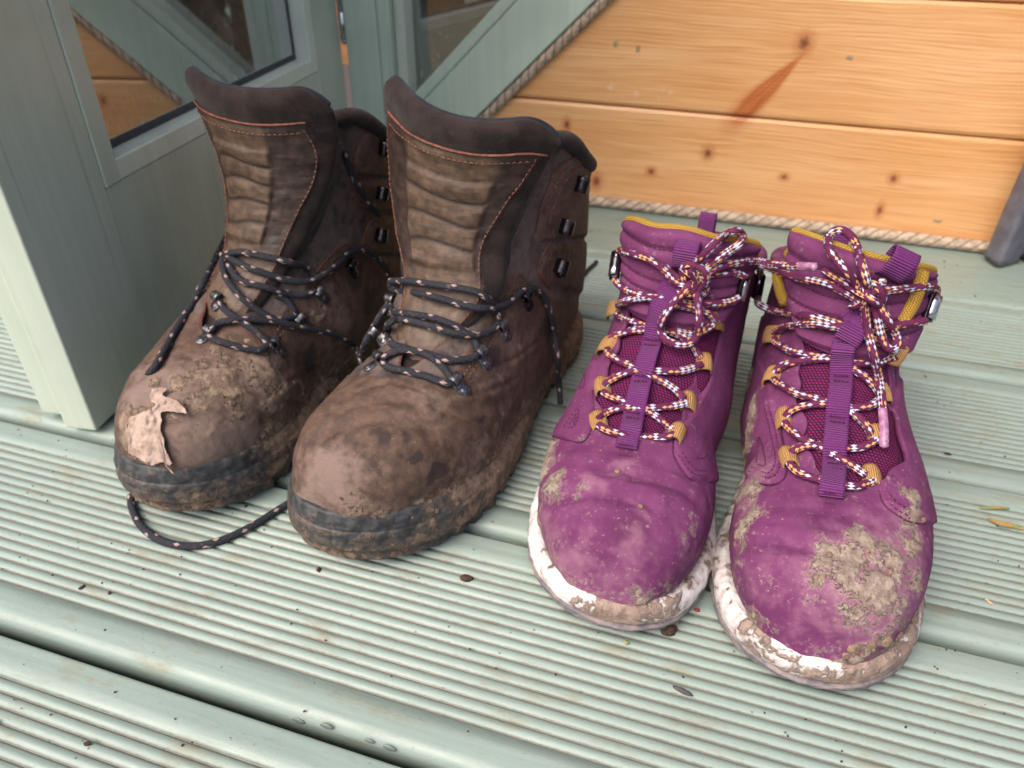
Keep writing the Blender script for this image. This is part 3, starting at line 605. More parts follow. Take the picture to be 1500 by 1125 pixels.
ST_P = [(.0022, .023, .006, .011, 0, 0, .5, 2.0, 2.0),
        (.0085, .0455, .012, .012, 0, 0, .45, 2.1, 2.6),
        (.020, .058, .022, .017, 0, 0, .4, 2.3, 3.5),
        (.038, .064, .040, .016, 0, 0, .4, 2.3, 4.0),
        (.060, .068, .065, .015, 0, 0, .4, 2.2, 4.0),
        (.080, .074, .092, .015, 0, 0, .38, 2.1, 4.0),
        (.100, .083, .125, .015, 0, 0, .36, 2.1, 4.0),
        (.118, .093, .170, .015, .041, .041, .36, 2.1, 3.5),
        (.133, .103, .225, .015, .038, .038, .42, 2.1, 3.0),
        (.145, .113, .272, .030, .037, .037, .5, 2.1, 2.6),
        (.153, .122, .276, .068, .037, .037, .5, 2.2, 2.4),
        (.158, .129, .268, .094, .038, .038, .5, 2.3, 2.3),
        (.160, .133, .266, .107, .039, .039, .5, 2.3, 2.3)]
# ------------------------------------------------------------------ pieces shared by all boots
def topsheet(st, O, inset, t0, t1, wfn, ns, nc, drop):
    """sheet following the top of the loft between stations t0 and t1, half width wfn(t), sunk by drop"""
    st = np.array(st, float); n = len(st); X = np.zeros(n)
    for i in range(n):
        if st[i, 4] == 0:
            y = st[i, 2]*.5+st[i, 0]*.5; a, b = sides(O, max(y, .004)); X[i] = (a+b)/2; st[i, 4] = max((b-a)/2-inset, .01)
    T = np.linspace(t0, t1, ns); S = crom(np.c_[st, X], T); G = np.zeros((ns, nc, 3)); th = np.linspace(0, pi, 220)
    for k, s in enumerate(S):
        Ty, Tz, By, Bz, w, _, e, nt, nb, xc = s; a = np.array((Ty-By, Tz-Bz)); h = np.linalg.norm(a); a /= h
        sn, cs = np.abs(np.sin(th)), np.abs(np.cos(th)); top = th < pi/2
        x = w*np.where(top, sn**(2/nt), sn**(2/nb)); al = np.where(top, e*h+(1-e)*h*cs**(2/nt), e*h-e*h*cs**(2/nb))
        L = np.r_[0, np.cumsum(np.hypot(np.diff(x), np.diff(al)))]; q = np.linspace(-1, 1, nc)*wfn(T[k])
        xx = np.interp(np.abs(q), L, x)*np.sign(q); aa = np.interp(np.abs(q), L, al)-drop
        G[k] = np.stack([xc+xx, By+a[0]*aa, Bz+a[1]*aa], 1)
    return G
def inpoly(P, poly):
    x, y = P[..., 0], P[..., 1]; r = np.zeros(x.shape, bool); n = len(poly)
    for i in range(n):
        (x0, y0), (x1, y1) = poly[i], poly[(i+1) % n]
        if y0 == y1: continue
        r ^= ((y0 > y) != (y1 > y)) & (x < (x1-x0)*(y-y0)/(y1-y0)+x0)
    return r
def polydist(P, poly, closed=True):
    d = np.full(P.shape[:-1], 1e9); n = len(poly)
    for i in range(n if closed else n-1):
        a = np.array(poly[i], float); b = np.array(poly[(i+1) % n], float); ab = b-a
        t = np.clip(((P-a)@ab)/max(ab@ab, 1e-12), 0, 1); d = np.minimum(d, np.linalg.norm(P-a-t[..., None]*ab, axis=-1))
    return d
def imgpos(b, P):
    """photo survey coordinates of local points"""
    M3 = np.array((CAM_ROT.inverted() @ b.M.to_3x3())); t = np.array(CAM_ROT.inverted() @ (b.M.translation-CAM_POS))
    q = P @ M3.T+t; return np.stack([750+F_PX*q[..., 0]/-q[..., 2], 562.5-F_PX*q[..., 1]/-q[..., 2]], -1)
def blobs(b, P, N, lst):
    """sum of soft spots (px, py, radius_m, strength [, stretch_x, stretch_y]) seated on the boot's own surface"""
    a = np.zeros(P.shape[:-1]); P = P+np.stack([fbm(P, 90., 4, off=3.), fbm(P, 90., 4, off=11.), fbm(P, 90., 4, off=19.)], -1)*.011
    for s in lst:
        c = b.on(s[0], s[1])[0]; k = np.array((s[4], s[5], s[4])) if len(s) > 4 else 1.
        d = np.linalg.norm((P-c)/k, axis=-1)/s[2]; a = np.maximum(a, s[3]*np.clip(1.15-d, 0, 1)) if s[3] > 0 else a+s[3]*np.clip(1-d, 0, 1)
    return a
def smoothN(N, k=2):
    N = np.array(N)
    for _ in range(k): N[1:-1] = (N[:-2]+N[1:-1]+N[2:])/3
    return N/np.linalg.norm(N, axis=1, keepdims=True)
def stitches(b, paths, mat, name='stitching', sp=.0030, ln=.0020, r=.00032, lift=.0002, raw=False, dbl=0.):
    V = []; F = []
    for pts in paths:
        b.missed = False
        if raw: P = spline(pts, 200); N = None
        else:
            q = [b.on(x, y, 0) for x, y in pts]; C = spline(np.c_[np.array([a for a, _ in q]), smoothN([n for _, n in q])], 200); P, N = C[:, :3], C[:, 3:]
        if b.missed: continue
        L = np.r_[0, np.cumsum(np.linalg.norm(np.diff(P, axis=0), axis=1))]
        offs = (0.,) if not dbl else (-dbl/2, dbl/2)
        for of in offs:
            s = sp*.3
            while s+ln < L[-1]:
                a = np.array([np.interp(s, L, P[:, k]) for k in range(3)]); c = np.array([np.interp(s+ln, L, P[:, k]) for k in range(3)])
                n = np.array([np.interp(s, L, N[:, k]) for k in range(3)]) if N is not None else np.array((0, -.5, .8)); n /= np.linalg.norm(n)
                t = (c-a)/max(np.linalg.norm(c-a), 1e-9); w = np.cross(n, t); w /= np.linalg.norm(w)
                a = a+w*of; c = c+w*of; m = (a+c)/2; o = len(V)
                for p_, h_ in ((a, -.0001), (m, lift+r*1.3), (c, -.0001)):
                    for q_ in (-1, 1): V.append(tuple(p_+n*h_+w*q_*r*.9)); V.append(tuple(p_+n*(h_+r)+w*q_*r*.5))
                for e in (0, 4):
                    o2 = o+e; F += [(o2, o2+1, o2+5, o2+4), (o2+1, o2+3, o2+7, o2+5), (o2+3, o2+2, o2+6, o2+7)]
                s += sp
    if V: tag(mesh(name, V, F, mat, b.root), kind='stuff')
def tubepart(b, name, pts, r, mat, n=None, seg=10, sq=1.0, raw=True):
    P = np.array(pts, float); P = spline(P, n or max(24, int(np.sum(np.linalg.norm(np.diff(P, axis=0), axis=1))/.0009)))
    V, F, uv = tubeV(P, r, seg, sq); return mesh(name, V, F, mat, b.root, uv=uv)
def ribbon(b, name, C, N, w, th, mat, parent=None, bow=0.):
    """flat band along C with normals N; uv u = length"""
    C = np.array(C, float); S = spline(np.c_[C, smoothN(N)], 80); P = S[:, :3]; Nn = S[:, 3:]; T = np.gradient(P, axis=0); T /= np.linalg.norm(T, axis=1, keepdims=True)
    W = np.cross(Nn, T); W /= np.linalg.norm(W, axis=1, keepdims=True); U = np.cross(T, W); L = np.r_[0, np.cumsum(np.linalg.norm(np.diff(P, axis=0), axis=1))]
    q = np.linspace(-1, 1, 9); G = P[:, None]+W[:, None]*(q[None, :, None]*w/2)+U[:, None]*(-bow*q[None, :, None]**2)
    V, F = thick(G, th); uv = np.stack(np.broadcast_arrays(L[:, None], q[None]*w/2), 2).reshape(-1, 2); return mesh(name, V, F, mat, parent or b.root, uv=np.vstack([uv, uv]))
def lace_hook(b, disk, loop, k=1., mat='steel', flip=False):
    """metal lace hook: riveted plate that runs into a curled loop"""
    p0, n0 = b.on(*disk, 0); p1, n1 = b.on(*loop, 0); n = n0+n1; n /= np.linalg.norm(n); t = p1-p0; t -= n*(t@n); d = min(max(np.linalg.norm(t), .0042), .0075); t /= np.linalg.norm(t); w = np.cross(n, t)
    V = []; F = []
    # plate: disc joined to a neck
    m = 20; R0 = .0040*k; out = []
    for a in np.linspace(0, 2*pi, m, endpoint=False):
        q = np.array((cos(a)*R0, sin(a)*R0))
        if q[0] > .2*R0: q = np.array((q[0]+d*.55, q[1]*.85))
        out.append(q)
    for h, s in ((-.0006, 1), (.0007, 1), (.0010, .86)):
        for q in out: V.append(tuple(p0+t*q[0]*s+w*q[1]*s+n*h))
    for r_ in range(2):
        for j in range(m): F.append((r_*m+j, r_*m+(j+1) % m, (r_+1)*m+(j+1) % m, (r_+1)*m+j))
    F.append(tuple(2*m+j for j in range(m)))
    # rivet
    o = len(V); 
    for h, s in ((.0009, .55), (.0015, .42)):
        for a in np.linspace(0, 2*pi, 12, endpoint=False): V.append(tuple(p0+t*cos(a)*R0*s+w*sin(a)*R0*s+n*h))
    for j in range(12): F.append((o+j, o+(j+1) % 12, o+12+(j+1) % 12, o+12+j))
    F.append(tuple(o+12+j for j in range(12)))
    # curled band
    c = p0+t*(d+.0004)+n*.0026*k; R = .0027*k; hw = .0034*k; A = np.radians(np.linspace(-120, 150, 18)); G = []
    for a in A: G.append([c+(t*sin(a)*-1*(-1))*R*1.0+n*(cos(a)*R)*1.0+w*q for q in (-hw, -hw*.5, 0, hw*.5, hw)])
    G = np.array(G); v, f = thick(G, .0007*k); o = len(V); V += [tuple(x) for x in v]; F += [tuple(o+i for i in ff) for ff in f]
    bevel(mesh('lace_hook', V, F, MAT[mat], b.root), .0002, 1)
def lace(b, pts, r, mat='blacklace', name='lace', tip=False):
    P = b.path(pts); P = spline(P, max(30, int(np.sum(np.linalg.norm(np.diff(P, axis=0), axis=1))/.0008)))
    for _ in range(3): P[1:-1] = (P[:-2]+2*P[1:-1]+P[2:])/4
    V, F, uv = tubeV(P, r, 12); return mesh(name, V, F, MAT[mat], b.root, uv=uv)
def sole(b, O, rings, name, mat, attrs=None, rise=.012, parent=None):
    """stack of outlines: (z, outward offset, fraction of toe rise)"""
    c = O.mean(0); d = np.roll(O, -1, 0)-np.roll(O, 1, 0); nn = np.c_[d[:, 1], -d[:, 0]]; nn /= np.linalg.norm(nn, axis=1, keepdims=True)
    if ((O-c)*nn).sum() < 0: nn = -nn
    R_ = []
    for z, off, k in rings:
        zz = z(O) if callable(z) else z; oo = off(O) if callable(off) else off
        P = O+nn*np.reshape(np.broadcast_to(oo, (len(O),)), (-1, 1)); R_.append(np.c_[P, zz+k*rise*np.clip(1-O[:, 1]/.075, 0, 1)**2])
    G = np.array(R_)
    # refine between rings
    G2 = crom(G.reshape(len(rings), -1), np.linspace(0, len(rings)-1, (len(rings)-1)*5+1)).reshape(-1, len(O), 3)
    N = gnorm(G2, True); s_ = np.sign(((G2-np.r_[c, G2[..., 2].mean()])*N)[..., :2].sum()); N = N*s_
    G2 = G2+N*(.0009*fbm(G2, 120., 4)[..., None]+.0005*fbm(G2, 500., 3)[..., None])
    m = G2.shape[0]; V = G2.reshape(-1, 3); F = gridF(m, len(O), True); k = len(V); V = np.vstack([V, np.r_[c, G2[0, :, 2].mean()], np.r_[c, G2[-1, :, 2].mean()]]); nO = len(O)
    for j in range(nO): F.append((k, (j+1) % nO, j)); o = (m-1)*nO; F.append((k+1, o+j, o+(j+1) % nO))
    at = {'mud': attrs(V)} if attrs else None
    o = mesh(name, V, F, mat, parent or b.root, attrs=at); b.solid(V, F); return o
# ------------------------------------------------------------------ brown walking boot
def brown_boot(loc, yaw, mir, D):
    sg = -1 if mir else 1
    O = outline(mirror(OUT_B) if mir else OUT_B, 420); b = Boot('walking_boot', loc, radians(yaw), D['label'], 'pair of muddy brown walking boots')
    K = len(ST_B)-1; t0 = 4.75; st = [tuple(r[:4])+(r[4]+(D['widen'] if 7 <= i <= 10 else D['widen']*.3) if r[4] else 0,)+tuple(r[5:]) for i, r in enumerate(ST_B)]
    thr = lambda t: .038*math.sqrt((t-t0)/(K-t0))*(.75+.25*(t-t0)/(K-t0)) if t > t0 else 0
    G, T = loft(st, O, .0045, 230, 120, thr)
    q_ = np.r_[np.arange(120), np.arange(120)[::-1]]/120.; G[..., 2] += (.010*sstep(9.2, K, T)[:, None])*(np.exp(-((q_-.22)/.17)**2)*(np.arange(240) >= 120))[None]
    tt = np.broadcast_to(T[:, None], G.shape[:2]); b0 = gridF(*G.shape[:2]); b.solid(G.reshape(-1, 3), b0)
    # tongue ------------------------------------------------------
    TC = np.array(D['tongue']); v = np.linspace(0, 1, 120); u = np.linspace(-1, 1, 90); Cc = crom(TC, v*(len(TC)-1)); S = np.zeros((120, 90, 3)); Bk = np.zeros_like(S)
    prof = np.sqrt(np.clip(1-np.abs(u)**7, 0, 1)); vt = np.sqrt(np.clip(1-np.clip((v-.93)/.07, 0, 1)**2.2, 0, 1))
    for i in range(120):
        x, y, z, hw, tw = Cc[i]; ux = u*hw; e = v[i]**3
        top = D['top'](u)*e-.017*np.clip((np.abs(u)-.66)/.34, 0, 1)**2.3*v[i]**9; S[i, :, 0] = x+ux*cos(tw); S[i, :, 1] = y+hw*.42*u*u+ux*-sin(tw); S[i, :, 2] = z+top
    N = gnorm(S); 
    if N[60, 45, 1] > 0: N = -N
    half = .0048*prof[None, :]*vt[:, None]*sstep(0, .12, v)[:, None]*np.ones_like(S[..., 0])
    wr = .0011*fbm(S*np.array((1, 1, 2.2)), 55., 4)*sstep(.1, .35, v)[:, None]
    Fr = S+N*(half+wr+.0006)[..., None]; Bc = S-N*(half+.0006)[..., None]
    def skin(name, A, mat, flip, at=None):
        return mesh(name, A.reshape(-1, 3), gridF(120, 90, flip=flip), mat, b.root, attrs=at)
    V, F = np.vstack([Fr.reshape(-1, 3), Bc.reshape(-1, 3)]), gridF(120, 90)+gridF(120, 90, off=10800, flip=True)
    lp = [(0, j) for j in range(90)]+[(i, 89) for i in range(1, 120)]+[(119, j) for j in range(88, -1, -1)]+[(i, 0) for i in range(118, -1, -1)]
    for (a, c), (d, e) in zip(lp[:-1], lp[1:]): p, q = a*90+c, d*90+e; F.append((q, p, p+10800, q+10800))
    tong = mesh('tongue', V, F, MAT['suede'], b.root); b.solid(V, F)
    def TS(uu, vv, h=0.):
        i = np.clip(np.asarray(vv)*119, 0, 118.999); j = np.clip((np.asarray(uu)+1)/2*89, 0, 88.999); i0 = i.astype(int); j0 = j.astype(int); a = (i-i0)[..., None]; c = (j-j0)[..., None]
        f = lambda A: (A[i0, j0]*(1-a)*(1-c)+A[i0+1, j0]*a*(1-c)+A[i0, j0+1]*(1-a)*c+A[i0+1, j0+1]*a*c)
        return f(Fr)+f(N)*np.asarray(h)[..., None]
    # leather facing of the tongue with its ribbed pad
    nv, nu = 170, 110; vv = np.linspace(.03, D['ptop'], nv); a = np.linspace(-1, 1, nu)
    vn = (vv-.03)/(D['ptop']-.03); ulo = crom(np.array(D['pl'])[:, None], vn*(len(D['pl'])-1))[:, 0]; uhi = crom(np.array(D['pr'])[:, None], vn*(len(D['pr'])-1))[:, 0]
    U = ulo[:, None]+(uhi-ulo)[:, None]*(a[None]+1)/2; VV = np.broadcast_to(vv[:, None], U.shape)
    edge = np.minimum(1-np.abs(a), 1)[None]*np.ones_like(U); edge = np.minimum(edge*8, np.minimum(np.arange(nv)[::-1], 12)[:, None]/12*1.)
    pc0, pc1 = D['pad']; inp = sstep(pc0, pc0+.07, U)*(1-sstep(pc1-.07, pc1, U)); vv0, vv1 = D['padv']; inv = sstep(vv0, vv0+.03, VV)*(1-sstep(vv1-.03, vv1, VV))
    wob = .012*np.sin(U*5+VV*9)+.02*(U**2); per = (vv1-vv0)/D['nrib']; ph = (VV-vv0+wob)/per; groove = np.clip(1-np.abs((ph % 1)-.5)*2/.45, 0, 1); groove = 1-np.abs(np.sin(pi*ph))**.55
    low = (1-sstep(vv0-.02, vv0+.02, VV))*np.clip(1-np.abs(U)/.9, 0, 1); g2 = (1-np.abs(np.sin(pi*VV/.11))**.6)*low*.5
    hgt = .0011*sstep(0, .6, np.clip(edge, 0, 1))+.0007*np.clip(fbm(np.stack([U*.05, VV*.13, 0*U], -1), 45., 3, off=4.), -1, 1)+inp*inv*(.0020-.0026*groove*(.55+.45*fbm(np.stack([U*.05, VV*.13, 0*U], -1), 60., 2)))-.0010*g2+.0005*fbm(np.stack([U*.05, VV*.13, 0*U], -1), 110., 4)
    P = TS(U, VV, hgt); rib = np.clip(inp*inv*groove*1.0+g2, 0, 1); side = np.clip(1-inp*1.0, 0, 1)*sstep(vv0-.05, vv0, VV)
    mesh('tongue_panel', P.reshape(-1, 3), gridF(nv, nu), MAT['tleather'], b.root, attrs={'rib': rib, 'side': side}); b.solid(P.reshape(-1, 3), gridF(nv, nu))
    k = 3; tubepart(b, 'panel_edge', TS(U[-1], VV[-1], .0011), .00075, MAT['redtrim'], 120, 6)
    tubepart(b, 'panel_edge', np.array([TS(U[i, 0], vv[i], .0004) for i in range(0, nv, 6)]), .00045, MAT['redtrim'], 100, 6)
    m_ = 14; st_ = [[P[i, 4]+N[60, 45]*.0003 for i in range(20, nv-4, 6)], [P[i, nu-5]+N[60, 45]*.0003 for i in range(20, nv-4, 6)], [P[nv-9, j]+N[60, 45]*.0004 for j in range(4, nu-4, 5)]]
    stitches(b, st_, MAT['thread'], raw=True, sp=.0032, ln=.0022)
    # navy binding along the tongue's top and a lining behind it
    e = TS(u[2:-2], np.full(86, .985)); e2 = Bc[-3, 2:-2]*.65+e*.35; tubepart(b, 'tongue_binding', e2+np.array((0, .001, .0012)), .0017, MAT['navy'], 140, 8)
    # gussets between tongue and quarters
    for s_, col in ((-1, 0), (1, G.shape[1]-1)):
        e1 = spline(TS(np.full(40, s_*.97), np.linspace(.12, .80, 40)), 60); rr = [r_ for r_ in range(G.shape[0]) if T[r_] > 6.2 and T[r_] < 11.2]; e2 = spline(G[rr, col], 60)
        w = np.linspace(0, 1, 30); Q = e1[:, None]*(1-w)[None, :, None]+e2[:, None]*w[None, :, None]; Q[..., 1] += .016*np.sin(pi*w)[None]+.0022*np.sin(w*15+np.linspace(0, 5, 60)[:, None])*np.sin(pi*w)[None]; Q[..., 2] -= .004*np.sin(pi*w)[None]
        Q += .0012*fbm(Q, 90., 3)[..., None]
        V, F = thick(Q, .0012); mesh('gusset', V, F, MAT['suede'], b.root); b.solid(V, F)
    Gs = topsheet(st, O, .0045, 4.4, 9, lambda t: .026, 60, 40, .0045); V, F = thick(Gs, .001); mesh('gusset', V, F, MAT['suede'], b.root)
    # upper: displaced overlay pieces, creases, mud -----------------
    N = outN(G, T, t0)
    img = imgpos(b, G); vis = ((np.array(b.Mi @ CAM_POS)-G)*N).sum(-1) > 0
    over = np.zeros(G.shape[:2]); pid = np.zeros(G.shape[:2])
    for poly, h in D['overlay']:
        ins = inpoly(img, poly) & vis; dd = polydist(img, poly)*.00031; s_ = np.where(ins, dd, -dd); m = sstep(-.0002, .0006, s_)*vis; over += m*h; pid = np.maximum(pid, m)
    mud = blobs(b, G, N, D['mud'])+.50*np.clip(1-(G[..., 2]-.030)/.014, 0, 1)
    wet = blobs(b, G, N, D['wet']); dust = blobs(b, G, N, D['dust'])
    cre = np.zeros(G.shape[:2])
    for pts, dep, wd in D['crease']:
        q = np.array([b.on(x, y)[0] for x, y in pts]); dd = polydist(G, list(q), False); cre -= dep*np.exp(-(dd/wd)**2); cre += dep*.55*np.exp(-((dd-wd*2.2)/wd)**2)
    mk = sstep(.44, .60, mud+.35*fbm(G, 170., 4, g=.6))
    disp = over+cre+.0011*fbm(G, 42., 3)+.0005*fbm(G*np.array((.5, 1.6, 1)), 150., 4)+mk*(.0007+.0008*fbm(G, 420., 4, g=.65))
    fade = np.clip(np.arange(G.shape[0])/8., 0, 1)[:, None]
    G2 = G+N*(disp*fade)[..., None]; V, F = thick(G2, .0028, N=N); F = weld(F, *G.shape[:2], T, t0); at = {k_: np.r_[a_.ravel(), a_.ravel()*0] for k_, a_ in dict(mud=mud, wet=wet, dust=dust, pid=pid).items()}
    mesh('upper', V, F, MAT['brown'], b.root, attrs=at)
    b.V, b.F = [], []; b.solid(G2.reshape(-1, 3), gridF(*G.shape[:2])); b.solid(P.reshape(-1, 3), gridF(nv, nu)); b.solid(Fr.reshape(-1, 3), gridF(120, 90))
    # padded collar
    ring = G[-1]; tubepart(b, 'collar', np.vstack([G[-26, 0], G[-12, 0]+(0, .001, 0), ring[2:-2:6], G[-12, -1]+(0, .001, 0), G[-26, -1]]), .0052, MAT['suede'], 260, 14)
    rowi = [i for i in range(G.shape[0]) if T[i] > 6.0]; 
    inn = G[rowi][:, :]-N[rowi]*.0042; mesh('lining', inn.reshape(-1, 3), gridF(len(rowi), G.shape[1], flip=True), MAT['navy'], b.root)
    # raw red edges along the throat
    r0 = [i for i in range(G.shape[0]) if T[i] > t0-.02 and T[i] < 8.6]
    for col in (0, -1): tubepart(b, 'throat_edge', G2[r0][:, col]-N[r0][:, col]*.001, .00085, MAT['redtrim'], 120, 6)
    for pts in D['trims']: tubepart(b, 'panel_edge', [b.on(x, y, .0004)[0] for x, y in pts], .0007, MAT['redtrim'], 90, 6)
    stitches(b, D['stitch'], MAT['thread'])
    # soles
    mudS = lambda V: .50+.35*fbm(V, 60., 3)-.15*sstep(.016, .028, V[:, 2])*sstep(.09, .03, V[:, 1])+.25*sstep(.05, .09, V[:, 1])-.3*sstep(.008, .002, V[:, 2])*sstep(.03, .06, V[:, 1])
    toe = lambda Oa: np.clip(1-Oa[:, 1]/.085, 0, 1)
    lug = lambda Oa: .0022*(np.sign(np.sin(np.arange(len(Oa))*2*pi/(len(Oa)/46.)))*.5)*sstep(.02, .06, Oa[:, 1])-.001
    sole(b, O, [(0., -.004, 1), (.0012, lug, 1), (.008, lug, 1), (.0095, .0016, 1), (.014, .0019, 1), (.0165, .0016, 1), (.021, .0016, .9), (.0245, .0004, .8), (.0275, -.004, .8)], 'sole', MAT['rubber'], mudS)
    hi = lambda z, k: (lambda Oa: z+k*toe(Oa)**.6)
    sole(b, O, [(.019, -.002, .6), (hi(.0215, .001), .0004, .6), (hi(.025, .004), .0002, .5), (hi(.0275, .0075), -.0012, .4), (hi(.029, .009), -.0032, .4), (hi(.029, .009), -.008, .4)], 'toe_rand', MAT['rubber'],
         lambda V: .24+.60*fbm(V, 60., 4)+.75*sstep(.035, .075, V[:, 1]))
    for d_, l_, k_, m_ in D['hooks']: lace_hook(b, d_, l_, k_, m_)
    for pts, r in D['laces']: lace(b, pts, r)
    return b
# ------------------------------------------------------------------ purple walking boot
def purple_boot(loc, yaw, mir, D):
    O = outline(mirror(OUT_P) if mir else OUT_P, 420); O = O*np.array((1.06, 1.02)); b = Boot('walking_boot', loc, radians(yaw), D['label'], 'pair of purple walking boots')
    K = len(ST_P)-1; t0 = 4.55; st = [tuple(r[:4])+(r[4]+(D['widen'] if 7 <= i <= 10 else D['widen']*.4) if r[4] else 0,)+tuple(r[5:]) for i, r in enumerate(ST_P)]
    def thr(t):
        if t <= t0: return 0
        f = (t-t0)/(K-t0); s = .024*min(1, math.sqrt((t-t0)/1.1))+.010*f*f
        return s+.0016*math.sin((t-t0)*2*pi/.98)*min(1, (t-t0)*2)*(1 if t < 9 else max(0, 10-t))
    G, T = loft(st, O, .0048, 230, 120, thr); nr, nc = G.shape[:2]; tt = np.broadcast_to(T[:, None], (nr, nc)); b.solid(G.reshape(-1, 3), gridF(nr, nc))
    N = outN(G, T, t0)
    # knit under the laces and the leather tongue foot
    def sheet(name, ta, tb, w, drop, mat, ns=90, ncc=50, fold=0.):
        A = topsheet(st, O, .0048, ta, tb, w, ns, ncc, drop); 
        if fold: A[..., 2] += fold*fbm(A, 70., 3)
        du = np.linalg.norm(np.diff(A[:, ncc//2], axis=0), axis=1); Lu = np.r_[0, np.cumsum(du)]; wv = np.linspace(-1, 1, ncc)[None]*np.array([w(t) for t in np.linspace(ta, tb, ns)])[:, None]
        uv = np.stack(np.broadcast_arrays(wv, Lu[:, None]), 2).reshape(-1, 2); V, F = thick(A, .001); mesh(name, V, F, mat, b.root, uv=np.vstack([uv, uv])); b.solid(V, F); return A
    sheet('knit_gusset', 4.4, 10.4, lambda t: .030+.006*max(0, (t-6)/4), .0030, MAT['knit'], fold=.0012)
    # padded quilted tongue
    TC = np.array(D['tongue']); v = np.linspace(0, 1, 110); Cc = crom(TC, v*(len(TC)-1)); u = np.linspace(-1, 1, 90); S = np.zeros((110, 90, 3)); kb = D.get('kb', .55)
    for i in range(110):
        x, y, z, hw, tw = Cc[i]; e = v[i]**4; S[i, :, 0] = x+u*hw*cos(tw)*(1-.10*u*u); S[i, :, 1] = y+hw*kb*np.abs(u)**2.2-u*hw*sin(tw); S[i, :, 2] = z+D['top'](u)*e
    NT_ = gnorm(S)
    if NT_[60, 45, 1] > 0: NT_ = -NT_
    prof = np.sqrt(np.clip(1-np.abs(u)**8, 0, 1))[None]; vt = np.sqrt(np.clip(1-np.clip((v-.95)/.05, 0, 1)**2.2, 0, 1))[:, None]; lines = D['quilt']
    VV = v[:, None]*np.ones((1, 90)); UU = u[None]*np.ones((110, 1)); q = np.full(VV.shape, 1e9)
    for l in lines: q = np.minimum(q, np.abs(VV-(l+.05*UU*UU+D.get('qs', 0)*UU)))
    puff = .0014*(1-np.exp(-(q/.028)**2)) ; half = .0042*prof*vt*sstep(0, .1, v)[:, None]; Fr = S+NT_*(half+puff+.0006*fbm(S, 60., 3))[..., None]; Bc = S-NT_*(half+.0008)[..., None]
    V, F = np.vstack([Fr.reshape(-1, 3), Bc.reshape(-1, 3)]), gridF(110, 90)+gridF(110, 90, off=9900, flip=True)
    lp = [(0, j) for j in range(90)]+[(i, 89) for i in range(1, 110)]+[(109, j) for j in range(88, -1, -1)]+[(i, 0) for i in range(108, -1, -1)]
    for (a, c_), (d, e) in zip(lp[:-1], lp[1:]): p, q_ = a*90+c_, d*90+e; F.append((q_, p, p+9900, q_+9900))
    mesh('tongue', V, F, MAT['purple'], b.root); b.solid(V, F)
    def TS(uu, vv): return Fr[int(round(np.clip(vv, 0, 1)*109)), int(round((np.clip(uu, -1, 1)+1)/2*89))]
    qs = []
    for l in lines: qs.append([TS(x, l+.05*x*x+D.get('qs', 0)*x)+NT_[60, 45]*.0001 for x in np.linspace(-.93, .93, 22)])
    stitches(b, qs, MAT['pthread'], raw=True, sp=.0030, ln=.0021)
    e = Bc[-3, 1:-1]*.75+Fr[-3, 1:-1]*.25; side = Bc[::-4, 0][:14]; P_ = np.vstack([Bc[60:-3:5, 0], e, Bc[60:-3:5, -1][::-1]])
    P_ = P_+np.array((0, .0012, .0012)); pr = spline(P_, 240); Vt, Ft, uv = tubeV(pr, .0022, 10); mesh('tongue_lining', Vt, Ft, MAT['yellow'], b.root, uv=uv*np.array((1, .014)))
    # upper
    img = imgpos(b, G); vis = ((np.array(b.Mi @ CAM_POS)-G)*N).sum(-1) > 0; over = np.zeros(G.shape[:2])
    for poly, h in D['overlay']:
        ins = inpoly(img, poly) & vis; dd = polydist(img, poly)*.00030; over += sstep(-.0002, .0005, np.where(ins, dd, -dd))*vis*h
    mud = blobs(b, G, N, D['mud'])+.30*np.clip(1-(G[..., 2]-.026)/.016, 0, 1); wet = blobs(b, G, N, D['wet']); dust = blobs(b, G, N, D['dust'])
    cre = np.zeros(G.shape[:2])
    for pts, dep, wd in D['crease']:
        qq = np.array([b.on(x, y)[0] for x, y in pts]); dd = polydist(G, list(qq), False); cre -= dep*np.exp(-(dd/wd)**2); cre += dep*.5*np.exp(-((dd-wd*2.4)/wd)**2)
    mk = sstep(.44, .58, mud+.35*fbm(G, 170., 4, g=.6)); fade = np.clip(np.arange(nr)/8., 0, 1)[:, None]
    G2 = G+N*((over+cre+.0008*fbm(G, 42., 3)+.0003*fbm(G, 150., 3)+mk*(.0006+.0008*fbm(G, 420., 4, g=.65)))*fade)[..., None]
    V, F = thick(G2, .0026, N=N); F = weld(F, nr, nc, T, t0); at = {k_: np.r_[a_.ravel(), a_.ravel()*0] for k_, a_ in dict(mud=mud, wet=wet, dust=dust).items()}; mesh('upper', V, F, MAT['purple'], b.root, attrs=at)
    b.solid(G2.reshape(-1, 3), gridF(nr, nc))
    # collar: purple roll with mustard knit lining
    ring = G[-1]; cr = np.vstack([G[-30, 0], G[-18, 0], ring[0]+(0, .003, .001), ring[::6], ring[-1]+(0, .003, .001), G[-18, -1], G[-30, -1]]); tubepart(b, 'collar', cr, .0042, MAT['purple'], 240, 12)
    ci = G.reshape(-1, 3); inn = G-N*.0058; cy = np.vstack([inn[-44, 0], inn[-30, 0], inn[-14, 0], inn[-1, 0]+(0, .004, .0015), inn[-1, 6:-6:6]+(0, 0, .0025), inn[-1, -1]+(0, .004, .0015), inn[-14, -1], inn[-30, -1], inn[-44, -1]])
    Vt, Ft, uv = tubeV(spline(cy, 240), .0030, 12); mesh('collar_lining', Vt, Ft, MAT['yellow'], b.root, uv=uv*np.array((1, .022)))
